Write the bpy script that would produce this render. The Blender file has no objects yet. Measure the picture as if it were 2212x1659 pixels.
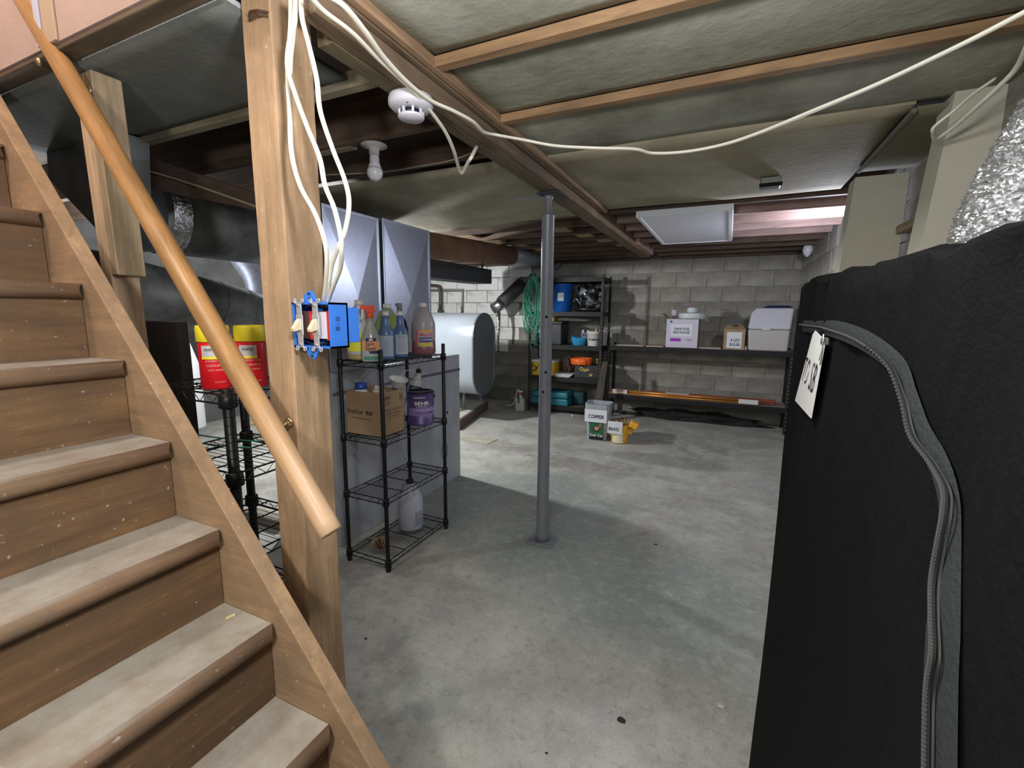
import bpy, bmesh, math, random
from mathutils import Vector as V, Matrix
random.seed(7)
S=bpy.context.scene; COL=S.collection
PI=math.pi
# ---------------------------------------------------------------- camera
CX,CY,F,H=1106.,829.5,985.,1.45
def ray(u,v): return V((u-CX,-(v-CY),-F)).normalized()
th=math.atan(153/F); roll=.0077; dd=F/math.tan(th)
Zc=-ray(CX-math.sin(roll)*dd, CY+math.cos(roll)*dd)
Yc=ray(1574,680); Yc=(Yc-Zc*Yc.dot(Zc)).normalized(); Xc=Yc.cross(Zc)
R=Matrix((Xc,Yc,Zc))            # camera -> world
CAM=V((0,0,H))
cd=bpy.data.cameras.new('camera'); co=bpy.data.objects.new('camera',cd); COL.objects.link(co)
cd.sensor_width=36; cd.lens=36*F/2212; cd.clip_start=.02; cd.clip_end=60
co.matrix_world=Matrix.Translation(CAM)@R.to_4x4(); S.camera=co
# a point seen at (u,v) of the photograph, on a real plane of the room
def W(u,v): return R@ray(u,v)
def pz(u,v,z): r=W(u,v); return CAM+r*((z-H)/r.z)
def py(u,v,y): r=W(u,v); return CAM+r*(y/r.y)
def px(u,v,x): r=W(u,v); return CAM+r*(x/r.x)
# ---------------------------------------------------------------- world, lights, exposure
w=bpy.data.worlds.new('world'); S.world=w; w.use_nodes=True
w.node_tree.nodes['Background'].inputs[0].default_value=(.5,.55,.6,1)
w.node_tree.nodes['Background'].inputs[1].default_value=.03
S.view_settings.view_transform='Standard'; S.view_settings.look='None'
S.view_settings.gamma=1; S.view_settings.exposure=0.22
try: S.view_settings.use_curve_mapping=False
except: pass
def point(name,loc,e,col,r=.05):
    l=bpy.data.lights.new(name,'POINT'); l.energy=e; l.color=col; l.shadow_soft_size=r
    o=bpy.data.objects.new(name,l); COL.objects.link(o); o.location=loc; return o
def area(name,loc,target,e,col,sx,sy):
    l=bpy.data.lights.new(name,'AREA'); l.energy=e; l.color=col; l.shape='RECTANGLE'; l.size=sx; l.size_y=sy
    o=bpy.data.objects.new(name,l); COL.objects.link(o); o.location=loc
    o.rotation_euler=(V(target)-V(loc)).to_track_quat('-Z','Y').to_euler(); return o
point('work_light_behind_camera',(-.36,-.50,1.66),50,(1,.985,.93),.08)
point('fill_light_overhead',(-.25,.45,1.93),34,(.97,.97,1),.07)  # added lamp without a fixture, brightens the rack and near floor
point('bulb_light_behind_furnace',(-3.55,3.62,1.95),200,(.97,.99,1),.06)
point('bulb_light_right_bay',(.62,4.15,2.05),34,(.80,.84,1),.05)
point('fill_light_laundry_corner',(-4.6,1.6,1.9),40,(.95,.97,1),.06)  # added lamp, no bulb there; lifts the dark ducts at left
point('stairwell_light',(-1.75,.0,3.1),56,(1,.90,.80),.10)
# ---------------------------------------------------------------- materials
MC={}
def mat(name,c,rough=.6,metal=0,var=.0,vscale=8,vs=(1,1,1),bump=0,bscale=60,c2=None,alpha=1,trans=0,rand=0,spec=.5,emit=None,coord='Object',thr=None,ior=1.45):
    if name in MC: return MC[name]
    m=bpy.data.materials.new(name); m.use_nodes=True; MC[name]=m
    nt=m.node_tree; N=nt.nodes; L=nt.links; b=N['Principled BSDF']
    b.inputs['Roughness'].default_value=rough; b.inputs['Metallic'].default_value=metal
    b.inputs['Specular IOR Level'].default_value=spec
    b.inputs['Base Color'].default_value=(*c,1); b.inputs['IOR'].default_value=ior
    if trans: b.inputs['Transmission Weight'].default_value=trans
    if alpha<1: b.inputs['Alpha'].default_value=alpha
    if emit: b.inputs['Emission Color'].default_value=(*c,1); b.inputs['Emission Strength'].default_value=emit
    last=None
    if var or c2 or bump:
        tc=N.new('ShaderNodeTexCoord'); mp=N.new('ShaderNodeMapping'); mp.inputs['Scale'].default_value=vs
        L.new(tc.outputs[coord],mp.inputs[0])
    if var or c2:
        n=N.new('ShaderNodeTexNoise'); n.inputs['Scale'].default_value=vscale; n.inputs['Detail'].default_value=7; n.inputs['Roughness'].default_value=.62
        L.new(mp.outputs[0],n.inputs['Vector'])
        r=N.new('ShaderNodeValToRGB'); lo,hi=(thr or (.3,.7)); r.color_ramp.elements[0].position=lo; r.color_ramp.elements[1].position=hi
        a=tuple(x*(1-var) for x in c); d=c2 or tuple(min(1,x*(1+var)) for x in c)
        r.color_ramp.elements[0].color=(*a,1); r.color_ramp.elements[1].color=(*d,1)
        L.new(n.outputs['Fac'],r.inputs[0]); L.new(r.outputs[0],b.inputs['Base Color']); last=r.outputs[0]
    if rand:
        oi=N.new('ShaderNodeObjectInfo'); mr=N.new('ShaderNodeMapRange'); mr.inputs[3].default_value=1-rand; mr.inputs[4].default_value=1+rand
        L.new(oi.outputs['Random'],mr.inputs[0]); hs=N.new('ShaderNodeHueSaturation'); L.new(mr.outputs[0],hs.inputs['Value'])
        if last: L.new(last,hs.inputs['Color'])
        else: hs.inputs['Color'].default_value=(*c,1)
        L.new(hs.outputs[0],b.inputs['Base Color'])
    if bump:
        n2=N.new('ShaderNodeTexNoise'); n2.inputs['Scale'].default_value=bscale; n2.inputs['Detail'].default_value=6
        L.new(mp.outputs[0],n2.inputs['Vector'])
        bp=N.new('ShaderNodeBump'); bp.inputs['Strength'].default_value=bump; bp.inputs['Distance'].default_value=.01
        L.new(n2.outputs['Fac'],bp.inputs['Height']); L.new(bp.outputs[0],b.inputs['Normal'])
    return m
def wood(name,c,ax='z',dark=.55,rough=.6,scale=5,rand=.06,dust=None,bare=None,grime=None):
    """stretched-noise grain along ax, fine fibre lines on top, knots; optional grey dust on up-facing surfaces"""
    if name in MC: return MC[name]
    m=bpy.data.materials.new(name); m.use_nodes=True; MC[name]=m
    nt=m.node_tree; N=nt.nodes; L=nt.links; b=N['Principled BSDF']; b.inputs['Roughness'].default_value=rough
    tc=N.new('ShaderNodeTexCoord'); s=[1,1,1]; s['xyz'.index(ax)]=.09
    mp=N.new('ShaderNodeMapping'); mp.inputs['Scale'].default_value=s; L.new(tc.outputs['Object'],mp.inputs[0])
    n=N.new('ShaderNodeTexNoise'); n.inputs['Scale'].default_value=scale*5; n.inputs['Detail'].default_value=8; n.inputs['Distortion'].default_value=1.1
    L.new(mp.outputs[0],n.inputs['Vector'])
    r=N.new('ShaderNodeValToRGB'); e=r.color_ramp.elements
    e[0].position=.28; e[0].color=(*[x*dark for x in c],1); e[1].position=.72; e[1].color=(*[min(1,x*1.18) for x in c],1)
    L.new(n.outputs['Fac'],r.inputs[0])
    n2=N.new('ShaderNodeTexNoise'); n2.inputs['Scale'].default_value=scale*42; n2.inputs['Detail'].default_value=3; L.new(mp.outputs[0],n2.inputs['Vector'])
    n3=N.new('ShaderNodeTexNoise'); n3.inputs['Scale'].default_value=4.5; n3.inputs['Detail'].default_value=5; L.new(tc.outputs['Object'],n3.inputs['Vector'])
    ad=N.new('ShaderNodeMath'); ad.operation='MULTIPLY_ADD'; ad.inputs[1].default_value=.5; L.new(n2.outputs['Fac'],ad.inputs[0]); L.new(n3.outputs['Fac'],ad.inputs[2])
    mr=N.new('ShaderNodeMapRange'); mr.inputs[1].default_value=.5; mr.inputs[2].default_value=1.0; mr.inputs[3].default_value=.74; mr.inputs[4].default_value=1.2
    L.new(ad.outputs[0],mr.inputs[0])
    oi=N.new('ShaderNodeObjectInfo'); m2=N.new('ShaderNodeMapRange'); m2.inputs[3].default_value=1-rand; m2.inputs[4].default_value=1+rand; L.new(oi.outputs['Random'],m2.inputs[0])
    mu=N.new('ShaderNodeMath'); mu.operation='MULTIPLY'; L.new(mr.outputs[0],mu.inputs[0]); L.new(m2.outputs[0],mu.inputs[1])
    hs=N.new('ShaderNodeHueSaturation'); L.new(mu.outputs[0],hs.inputs['Value']); L.new(r.outputs[0],hs.inputs['Color'])
    out=hs.outputs[0]
    vk=N.new('ShaderNodeTexVoronoi'); vk.inputs['Scale'].default_value=5.5; mk=N.new('ShaderNodeMapping'); sk=[1,1,1]; sk['xyz'.index(ax)]=.45; mk.inputs['Scale'].default_value=sk; L.new(tc.outputs['Object'],mk.inputs[0]); L.new(mk.outputs[0],vk.inputs['Vector'])
    rk=N.new('ShaderNodeMapRange'); rk.inputs[1].default_value=.04; rk.inputs[2].default_value=.13; rk.inputs[3].default_value=.65; rk.inputs[4].default_value=0; L.new(vk.outputs['Distance'],rk.inputs[0])
    xk=N.new('ShaderNodeMix'); xk.data_type='RGBA'; xk.inputs[7].default_value=(*[q*.4 for q in c],1); L.new(rk.outputs[0],xk.inputs[0]); L.new(out,xk.inputs[6]); out=xk.outputs[2]
    if grime:
        ng=N.new('ShaderNodeTexNoise'); ng.inputs['Scale'].default_value=6; ng.inputs['Detail'].default_value=10; ng.inputs['Roughness'].default_value=.72; L.new(tc.outputs['Object'],ng.inputs['Vector'])
        rg=N.new('ShaderNodeMapRange'); rg.inputs[1].default_value=.38; rg.inputs[2].default_value=.62; rg.inputs[3].default_value=0; rg.inputs[4].default_value=.75; L.new(ng.outputs['Fac'],rg.inputs[0])
        xg=N.new('ShaderNodeMix'); xg.data_type='RGBA'; xg.inputs[7].default_value=(*grime,1); L.new(rg.outputs[0],xg.inputs[0]); L.new(out,xg.inputs[6]); out=xg.outputs[2]
        nw=N.new('ShaderNodeTexNoise'); nw.inputs['Scale'].default_value=70; nw.inputs['Detail'].default_value=3; L.new(tc.outputs['Object'],nw.inputs['Vector'])
        rw=N.new('ShaderNodeMapRange'); rw.inputs[1].default_value=.68; rw.inputs[2].default_value=.74; rw.inputs[3].default_value=0; rw.inputs[4].default_value=.5; L.new(nw.outputs['Fac'],rw.inputs[0])
        xw=N.new('ShaderNodeMix'); xw.data_type='RGBA'; xw.inputs[7].default_value=(.5,.47,.42,1); L.new(rw.outputs[0],xw.inputs[0]); L.new(out,xw.inputs[6]); out=xw.outputs[2]
    if bare:
        sz=N.new('ShaderNodeSeparateXYZ'); L.new(tc.outputs['Object'],sz.inputs[0]); rb=N.new('ShaderNodeMapRange'); rb.inputs[1].default_value=.12; rb.inputs[2].default_value=.65; rb.inputs[3].default_value=.85; rb.inputs[4].default_value=0
        nb=N.new('ShaderNodeMath'); nb.operation='MULTIPLY_ADD'; nb.inputs[1].default_value=.35; L.new(n3.outputs['Fac'],nb.inputs[0]); L.new(sz.outputs['Z'],nb.inputs[2]); L.new(nb.outputs[0],rb.inputs[0])
        xb=N.new('ShaderNodeMix'); xb.data_type='RGBA'; xb.inputs[7].default_value=(*bare,1); L.new(rb.outputs[0],xb.inputs[0]); L.new(out,xb.inputs[6]); out=xb.outputs[2]
    if dust:
        g=N.new('ShaderNodeNewGeometry'); sx=N.new('ShaderNodeSeparateXYZ'); L.new(g.outputs['Normal'],sx.inputs[0])
        n4=N.new('ShaderNodeTexNoise'); n4.inputs['Scale'].default_value=9; n4.inputs['Detail'].default_value=8; n4.inputs['Roughness'].default_value=.7; L.new(tc.outputs['Object'],n4.inputs['Vector'])
        m3=N.new('ShaderNodeMapRange'); m3.inputs[1].default_value=.3; m3.inputs[2].default_value=.62; m3.inputs[3].default_value=.35; m3.inputs[4].default_value=.95; L.new(n4.outputs['Fac'],m3.inputs[0])
        m4=N.new('ShaderNodeMapRange'); m4.inputs[1].default_value=.75; m4.inputs[2].default_value=.99; L.new(sx.outputs['Z'],m4.inputs[0])
        m5=N.new('ShaderNodeMath'); m5.operation='MULTIPLY'; L.new(m3.outputs[0],m5.inputs[0]); L.new(m4.outputs[0],m5.inputs[1])
        mx=N.new('ShaderNodeMix'); mx.data_type='RGBA'; mx.inputs[7].default_value=(*dust,1); L.new(m5.outputs[0],mx.inputs[0]); L.new(out,mx.inputs[6]); out=mx.outputs[2]
    L.new(out,b.inputs['Base Color'])
    bp=N.new('ShaderNodeBump'); bp.inputs['Strength'].default_value=.35; bp.inputs['Distance'].default_value=.004; L.new(ad.outputs[0],bp.inputs['Height']); L.new(bp.outputs[0],b.inputs['Normal'])
    return m
def floor_mat():
    m=bpy.data.materials.new('worn_concrete'); m.use_nodes=True; nt=m.node_tree; N=nt.nodes; L=nt.links; b=N['Principled BSDF']
    tc=N.new('ShaderNodeTexCoord'); P=tc.outputs['Object']
    def noise(s,d=8,r=.6,dist=0):
        n=N.new('ShaderNodeTexNoise'); n.inputs['Scale'].default_value=s; n.inputs['Detail'].default_value=d; n.inputs['Roughness'].default_value=r; n.inputs['Distortion'].default_value=dist; L.new(P,n.inputs['Vector']); return n.outputs['Fac']
    def rng(x,a,c,lo=0,hi=1):
        q=N.new('ShaderNodeMapRange'); q.inputs[1].default_value=a; q.inputs[2].default_value=c; q.inputs[3].default_value=lo; q.inputs[4].default_value=hi; L.new(x,q.inputs[0]); return q.outputs[0]
    def mul(x,y):
        q=N.new('ShaderNodeMath'); q.operation='MULTIPLY'; L.new(x,q.inputs[0])
        if isinstance(y,float): q.inputs[1].default_value=y
        else: L.new(y,q.inputs[1])
        return q.outputs[0]
    def mix(f,a,c):
        q=N.new('ShaderNodeMix'); q.data_type='RGBA'; L.new(f,q.inputs[0])
        for i,x in ((6,a),(7,c)):
            if isinstance(x,tuple): q.inputs[i].default_value=(*x,1)
            else: L.new(x,q.inputs[i])
        return q.outputs[2]
    def blob(cx,cy,r,sx=1,sy=1,edge=.25,wob=.5,ns=3):
        mp=N.new('ShaderNodeMapping'); mp.vector_type='POINT'; mp.inputs['Location'].default_value=(-cx*sx,-cy*sy,0); mp.inputs['Scale'].default_value=(sx,sy,1); L.new(P,mp.inputs[0])
        ln=N.new('ShaderNodeVectorMath'); ln.operation='LENGTH'; L.new(mp.outputs[0],ln.inputs[0])
        q=N.new('ShaderNodeMath'); q.operation='MULTIPLY_ADD'; q.inputs[1].default_value=wob; L.new(noise(ns,8,.65),q.inputs[0]); L.new(ln.outputs['Value'],q.inputs[2])
        return rng(q.outputs[0],r+wob*.5-edge/2,r+wob*.5+edge/2,1,0)
    col=mix(rng(noise(1.1,9,.62,.6),.36,.64),(.26,.255,.225),(.40,.395,.355))
    col=mix(mul(rng(noise(3.1,9,.7,.3),.42,.60),.65),col,(.52,.52,.48))
    col=mix(mul(rng(noise(1.9,9,.72,.5),.50,.66),.5),col,(.27,.235,.18))
    col=mix(mul(rng(noise(2.7,9,.7,.8),.54,.68),.5),col,(.33,.33,.38))
    green=(.235,.285,.265)
    for a in (( -1.35,3.0,.75,1,1,.2,.9,2.2),(-.75,2.35,.55,1.2,1,.15,.8,2.6),(-.1,2.3,.5,1.1,1,.5,1.,2.2)): col=mix(mul(blob(*a),.72),col,green)
    for a in ((-1.35,4.15,.26,.7,1.3,.06,.5,4),(-1.9,4.35,.2,.6,1.3,.2,.5,4)): col=mix(mul(blob(*a),.45),col,(.20,.175,.16))
    col=mix(mul(blob(-.45,4.65,.32,.55,1.7,.1,.06,3),.5),col,(.17,.165,.15))
    col=mix(mul(blob(-1.0,2.58,.12,1,1,.2,.2,6),.5),col,(.15,.16,.14))
    # round water stain ring
    col=mix(mul(blob(-.93,1.27,.12,1,1,.03,.03,5),.6),col,(.26,.29,.275))
    col=mix(mul(blob(-.25,1.2,.25,1,1,.5,.6,5),.35),col,(.6,.62,.64))
    col=mix(mul(blob(-.9,1.6,.4,1,1,.5,.6,5),.4),col,(.55,.555,.52))
    col=mix(mul(rng(noise(22,10,.78),.52,.66),.6),col,(.19,.185,.165))
    col=mix(mul(rng(noise(13,10,.78,.3),.50,.68),.5),col,(.56,.56,.53))
    col=mix(mul(rng(noise(48,6,.7),.58,.70),.35),col,(.62,.62,.58))
    col=mix(mul(rng(noise(110,4,.7),.54,.70),.5),col,(.2,.195,.18))
    col=mix(mul(rng(noise(9,10,.75,.4),.62,.70),.5),col,(.14,.13,.11))
    v=N.new('ShaderNodeTexVoronoi'); v.inputs['Scale'].default_value=3.2; L.new(P,v.inputs['Vector'])
    col=mix(mul(rng(v.outputs['Distance'],.008,.026,1,0),.8),col,(.07,.065,.055))
    L.new(col,b.inputs['Base Color'])
    L.new(rng(noise(4,6,.6),.35,.65,.5,.82),b.inputs['Roughness'])
    bp=N.new('ShaderNodeBump'); bp.inputs['Strength'].default_value=.3; bp.inputs['Distance'].default_value=.008; L.new(noise(30,10,.7),bp.inputs['Height']); L.new(bp.outputs[0],b.inputs['Normal'])
    return m
# ---------------------------------------------------------------- mesh helpers
def BM(): return bmesh.new()
def poly(bm,pts,faces):
    vs=[bm.verts.new(p) for p in pts]
    for f in faces:
        try: bm.faces.new([vs[i] for i in f])
        except ValueError: pass
    return vs
def box(bm,x0,x1,y0,y1,z0,z1,bev=0,seg=1,M=None):
    x0,x1=min(x0,x1),max(x0,x1); y0,y1=min(y0,y1),max(y0,y1); z0,z1=min(z0,z1),max(z0,z1)
    t=bmesh.new()
    poly(t,[(x,y,z) for z in(z0,z1) for y in(y0,y1) for x in(x0,x1)],[(0,2,3,1),(4,5,7,6),(0,1,5,4),(2,6,7,3),(0,4,6,2),(1,3,7,5)])
    if bev: bmesh.ops.bevel(t,geom=list(t.edges),offset=bev,segments=seg,affect='EDGES',profile=.5)
    add(bm,t,M)
def add(bm,t,M=None):
    if M is not None: bmesh.ops.transform(t,matrix=M,verts=t.verts)
    me=bpy.data.meshes.new('tmp'); t.to_mesh(me); t.free(); bm.from_mesh(me); bpy.data.meshes.remove(me)
def frame(d):
    d=d.normalized(); a=V((0,0,1)) if abs(d.z)<.9 else V((1,0,0)); x=a.cross(d).normalized(); return x,d.cross(x)
def tube(bm,pts,r,n=8,cap=True,flat=1,closed=False):
    pts=[V(p) for p in pts]; rs=r if isinstance(r,(list,tuple)) else [r]*len(pts); rings=[]; x=None
    for i,p in enumerate(pts):
        d=(pts[min(i+1,len(pts)-1)]-pts[max(i-1,0)]).normalized()
        if x is None: x,y=frame(d)
        else:
            x=(x-d*x.dot(d)); x=x.normalized() if x.length>1e-6 else frame(d)[0]; y=d.cross(x)
        rings.append([bm.verts.new(p+(x*math.cos(2*PI*k/n)+y*math.sin(2*PI*k/n)*flat)*rs[i]) for k in range(n)])
    for a,b in zip(rings,rings[1:]):
        for k in range(n): f=bm.faces.new((a[k],a[(k+1)%n],b[(k+1)%n],b[k])); f.smooth=n>6
    if cap: bm.faces.new(rings[0][::-1]); bm.faces.new(rings[-1])
def spline(pts,n=8):
    pts=[V(p) for p in pts]; P=[pts[0]*2-pts[1]]+pts+[pts[-1]*2-pts[-2]]; o=[]
    for i in range(1,len(P)-2):
        a,b,c,d=P[i-1:i+3]
        for k in range(n):
            t=k/n; o.append(.5*((2*b)+(c-a)*t+(2*a-5*b+4*c-d)*t*t+(3*b-a-3*c+d)*t**3))
    return o+[pts[-1]]
def lathe(bm,prof,c=(0,0,0),n=20,sx=1,sy=1,M=None,cap=True):
    t=bmesh.new(); rings=[]
    for r,z in prof: rings.append([t.verts.new((c[0]+r*sx*math.cos(2*PI*k/n),c[1]+r*sy*math.sin(2*PI*k/n),c[2]+z)) for k in range(n)])
    for a,b in zip(rings,rings[1:]):
        for k in range(n): f=t.faces.new((a[k],a[(k+1)%n],b[(k+1)%n],b[k])); f.smooth=True
    if cap:
        t.faces.new(rings[0][::-1]); t.faces.new(rings[-1])
    add(bm,t,M)
def prism(bm,pts,d,bev=0):
    t=bmesh.new(); d=V(d); n=len(pts); a=[t.verts.new(V(p)) for p in pts]; b=[t.verts.new(V(p)+d) for p in pts]
    t.faces.new(a[::-1]); t.faces.new(b)
    for k in range(n): t.faces.new((a[k],a[(k+1)%n],b[(k+1)%n],b[k]))
    bmesh.ops.recalc_face_normals(t,faces=t.faces)
    if bev: bmesh.ops.bevel(t,geom=list(t.edges),offset=bev,segments=2,affect='EDGES',profile=.5)
    add(bm,t)
def obj(name,bm,m,parent=None,local=False,label=None,kind=None,keep=False):
    me=bpy.data.meshes.new(name)
    if parent is not None and not local: bmesh.ops.transform(bm,matrix=parent.matrix_basis.inverted() if parent.parent is None else (parent.parent.matrix_basis@parent.matrix_basis).inverted(),verts=bm.verts)
    if not keep: bmesh.ops.recalc_face_normals(bm,faces=bm.faces)
    bm.to_mesh(me); bm.free()
    me.materials.append(m); o=bpy.data.objects.new(name,me); COL.objects.link(o); o.parent=parent
    if label: o['label']=label
    if kind: o['kind']=kind
    return o
def tag(o,label,cat,group=None):
    o['label']=label; o['category']=cat
    if group: o['group']=group
    return o
def thing(name,label,cat,loc=(0,0,0),rz=0,group=None,tilt=None):
    o=bpy.data.objects.new(name,None); COL.objects.link(o); o.empty_display_size=.05
    o.location=loc; o.rotation_euler=tilt or (0,0,rz)
    M=Matrix.Translation(V(loc))@o.rotation_euler.to_matrix().to_4x4(); o.matrix_basis=M
    return tag(o,label,cat,group)
def one(name,bm,m,label,cat,loc,group=None,local=False,rz=0):
    """a thing that is one mesh, origin at its base"""
    if not local: bmesh.ops.transform(bm,matrix=Matrix.Translation(-V(loc)),verts=bm.verts)
    o=obj(name,bm,m); o.location=loc; o.rotation_euler=(0,0,rz); return tag(o,label,cat,group)
def text(parent,items,m,mapf,name='lettering',local=True):
    """items: (string,size,x,y[,squeeze]) laid out on a (x,y) sheet, mapf puts the sheet on the surface"""
    bm=BM()
    for it in items:
        s,size,x,y=it[:4]; sq=it[4] if len(it)>4 else 1
        c=bpy.data.curves.new('t','FONT'); c.body=s; c.size=size; c.align_x='CENTER'; c.align_y='CENTER'; c.resolution_u=2; c.offset=size*(it[5] if len(it)>5 else .012); c.space_character=it[6] if len(it)>6 else 1
        o=bpy.data.objects.new('t',c); COL.objects.link(o)
        me=bpy.data.meshes.new_from_object(o.evaluated_get(bpy.context.evaluated_depsgraph_get())); bpy.data.objects.remove(o); bpy.data.curves.remove(c)
        t=bmesh.new(); t.from_mesh(me); bpy.data.meshes.remove(me)
        for v in t.verts: v.co=mapf(v.co.x*sq+x,v.co.y+y)
        add(bm,t)
    return obj(name,bm,m,parent,local=local,keep=True)
def arc(r,z0=0,ang=0,off=.0012,c=(0,0)):
    """sheet -> cylinder of radius r whose label centre faces direction ang"""
    def f(x,y): a=ang+x/r; return V((c[0]+(r+off)*math.cos(a),c[1]+(r+off)*math.sin(a),z0+y))
    return f
def sheet(parent,w,h,mapf,m,name='label_sheet',n=8,x=0,y=0,local=True,label=None):
    bm=BM(); a=[]
    for i in range(n+1):
        X=x-w/2+w*i/n; a.append((bm.verts.new(mapf(X,y-h/2)),bm.verts.new(mapf(X,y+h/2))))
    for p,q in zip(a,a[1:]): f=bm.faces.new((p[0],q[0],q[1],p[1])); f.smooth=True
    return obj(name,bm,m,parent,local=local,keep=True,label=label)
def flat(O,Rv,U,off=.001):
    O,Rv,U=V(O),V(Rv).normalized(),V(U).normalized(); Nn=Rv.cross(U)
    return lambda x,y: O+Rv*x+U*y+Nn*off
ink=mat('black_ink',(.02,.02,.025),.7); white_ink=mat('white_ink',(.85,.85,.85),.7)
paper=mat('paper_white',(.72,.73,.78),.7,var=.03)
# ================================================================ the room
def struct(name,bm,m): o=obj(name,bm,m); o['kind']='structure'; return o
fm=floor_mat()
bm=BM(); poly(bm,[(-6.2,-2.2,0),(.9,-2.2,0),(.9,7.1,0),(-6.2,7.1,0)],[(0,1,2,3)]); floor=struct('floor',bm,fm)
mortar=mat('grey_mortar',(.22,.21,.18),.95,var=.3,vscale=6,bump=.5,bscale=40)
block_m=mat('bare_block',(.23,.215,.175),.95,var=.35,vscale=2.2,bump=.7,bscale=90,c2=(.42,.40,.35),rand=.10,coord='Object')
white_block=mat('whitewashed_block',(.36,.35,.31),.9,var=.25,vscale=3.5,bump=.7,bscale=70,c2=(.80,.80,.77),rand=.06,thr=(.30,.48))
dark=mat('dark_masonry',(.10,.10,.10),.95,var=.3)
YB=6.9; XR=.8
bm=BM(); box(bm,-6.2,XR+.12,YB-.006,YB+.2,0,2.46); wall_back=struct('wall_back',bm,mortar)
bm=BM(); box(bm,XR-.006,XR+.2,-2.2,YB+.2,0,2.46); wall_right=struct('wall_right',bm,mortar)
bm=BM(); box(bm,-6.3,-6.1,-2.2,YB+.2,0,2.46); struct('wall_left',bm,mat('wall_left_paint',(.10,.10,.10),.9,var=.35,vscale=3))
bm=BM(); box(bm,-6.3,XR+.2,-2.4,-2.2,0,2.46); struct('wall_front',bm,dark)
def block_bm(w,h,seed):
    rr=random.Random(seed); t=BM(); j=lambda: rr.uniform(-.004,.004)
    c=.007; o=[(-w/2+j(),-h/2+j()),(w/2+j(),-h/2+j()),(w/2+j(),h/2+j()),(-w/2+j(),h/2+j())]
    i=[(x*(1-2*c/w),y*(1-2*c/h)) for x,y in o]
    d=rr.uniform(-.0015,.0015)
    pts=[(x,.02,z) for x,z in o]+[(x,-.009+d,z) for x,z in o]+[(x,-.012+d,z) for x,z in i]
    poly(t,pts,[(8,9,10,11)]+[(a,(a+1)%4,4+(a+1)%4,4+a) for a in range(4)]+[(4+a,4+(a+1)%4,8+(a+1)%4,8+a) for a in range(4)])
    me=bpy.data.meshes.new('block'); bmesh.ops.recalc_face_normals(t,faces=t.faces)
    t.to_mesh(me); t.free(); return me
def blocks(wall,m1,m2,a0,a1,rows,place,test):
    var={}
    for r in range(rows):
        z=.1+r*.203; off=.2 if r%2 else 0; a=a0-off
        while a<a1-.02:
            lo,hi=max(a,a0)+.005,min(a+.4,a1)-.005; a+=.4
            if hi-lo<.05: continue
            wd=round(hi-lo,2); mm=m2 if test((lo+hi)/2,z) else m1; k=(wd,random.randrange(4),mm.name)
            if k not in var: me=block_bm(wd,.193,hash(k[:2])%999); me.materials.append(mm); var[k]=me
            o=bpy.data.objects.new('block',var[k]); COL.objects.link(o); o.parent=wall; place(o,(lo+hi)/2,z)
def pb(o,a,z): o.location=(a,YB,z)
def pr(o,a,z): o.location=(XR,a,z); o.rotation_euler=(0,0,-PI/2)
blocks(wall_back,block_m,white_block,-6.1,XR,11,pb,lambda a,z: (a<-2.9-.5*abs(z-1.6)+random.uniform(-.25,.25) and z>.75) or (z<.5 and a<-3 and False))
blocks(wall_right,block_m,white_block,1.6,YB,11,pr,lambda a,z:False)
# subfloor, joists, panels
old=wood('old_joist_wood',(.105,.066,.045),'x',.5,.8)
oldp=wood('lit_joist_wood',(.30,.20,.175),'x',.7,.75)  # joist wood with the right bay bulb's light painted in
bm=BM(); box(bm,-6.2,-1.02,.88,YB+.1,2.41,2.45); box(bm,-1.02,XR+.1,-2.2,YB+.1,2.41,2.45); box(bm,-6.2,-3.3,-2.2,.88,2.41,2.45); box(bm,-3.3,-1.02,-2.2,-.5,2.41,2.45)
ceiling=struct('ceiling',bm,wood('subfloor_boards',(.10,.07,.05),'y',.5,.85))
for i,y in enumerate([1.62,2.08,3.60,3.98,4.36,4.74,5.12,5.55,5.95,6.35,6.72]):
    for x0,x1,m in ((-5.4,-1.03,old),(-.90,XR,old if y<3.7 or y>5.3 else oldp)):
        if x0>-1 and y<3: continue
        bm=BM(); box(bm,x0,x1,y-.02,y+.02,2.2 if y>2 else 2.17,2.41,.003); obj('joist',bm,m,ceiling)
for x in (-2.55,-1.55):                      # short blocking between the far joists
    for y in (3.98,4.36,4.74,5.12): 
        bm=BM(); box(bm,x+(y-4)*.3,x+(y-4)*.3+.16,y+.02,y+.34,2.22,2.26); obj('blocking',bm,wood('blocking_wood',(.30,.21,.12),'x'),ceiling)
panel_m=mat('stained_ceiling_board',(.25,.245,.175),.9,var=.25,vscale=2.6,bump=.3,bscale=30,c2=(.46,.465,.39))
panel_t=mat('tan_ceiling_board',(.28,.25,.17),.9,var=.2,vscale=2.2,bump=.25,bscale=30,c2=(.40,.36,.26))
panel_g=mat('grey_ceiling_board',(.10,.105,.095),.9,var=.2,vscale=3,bump=.2,c2=(.17,.18,.165))
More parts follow.
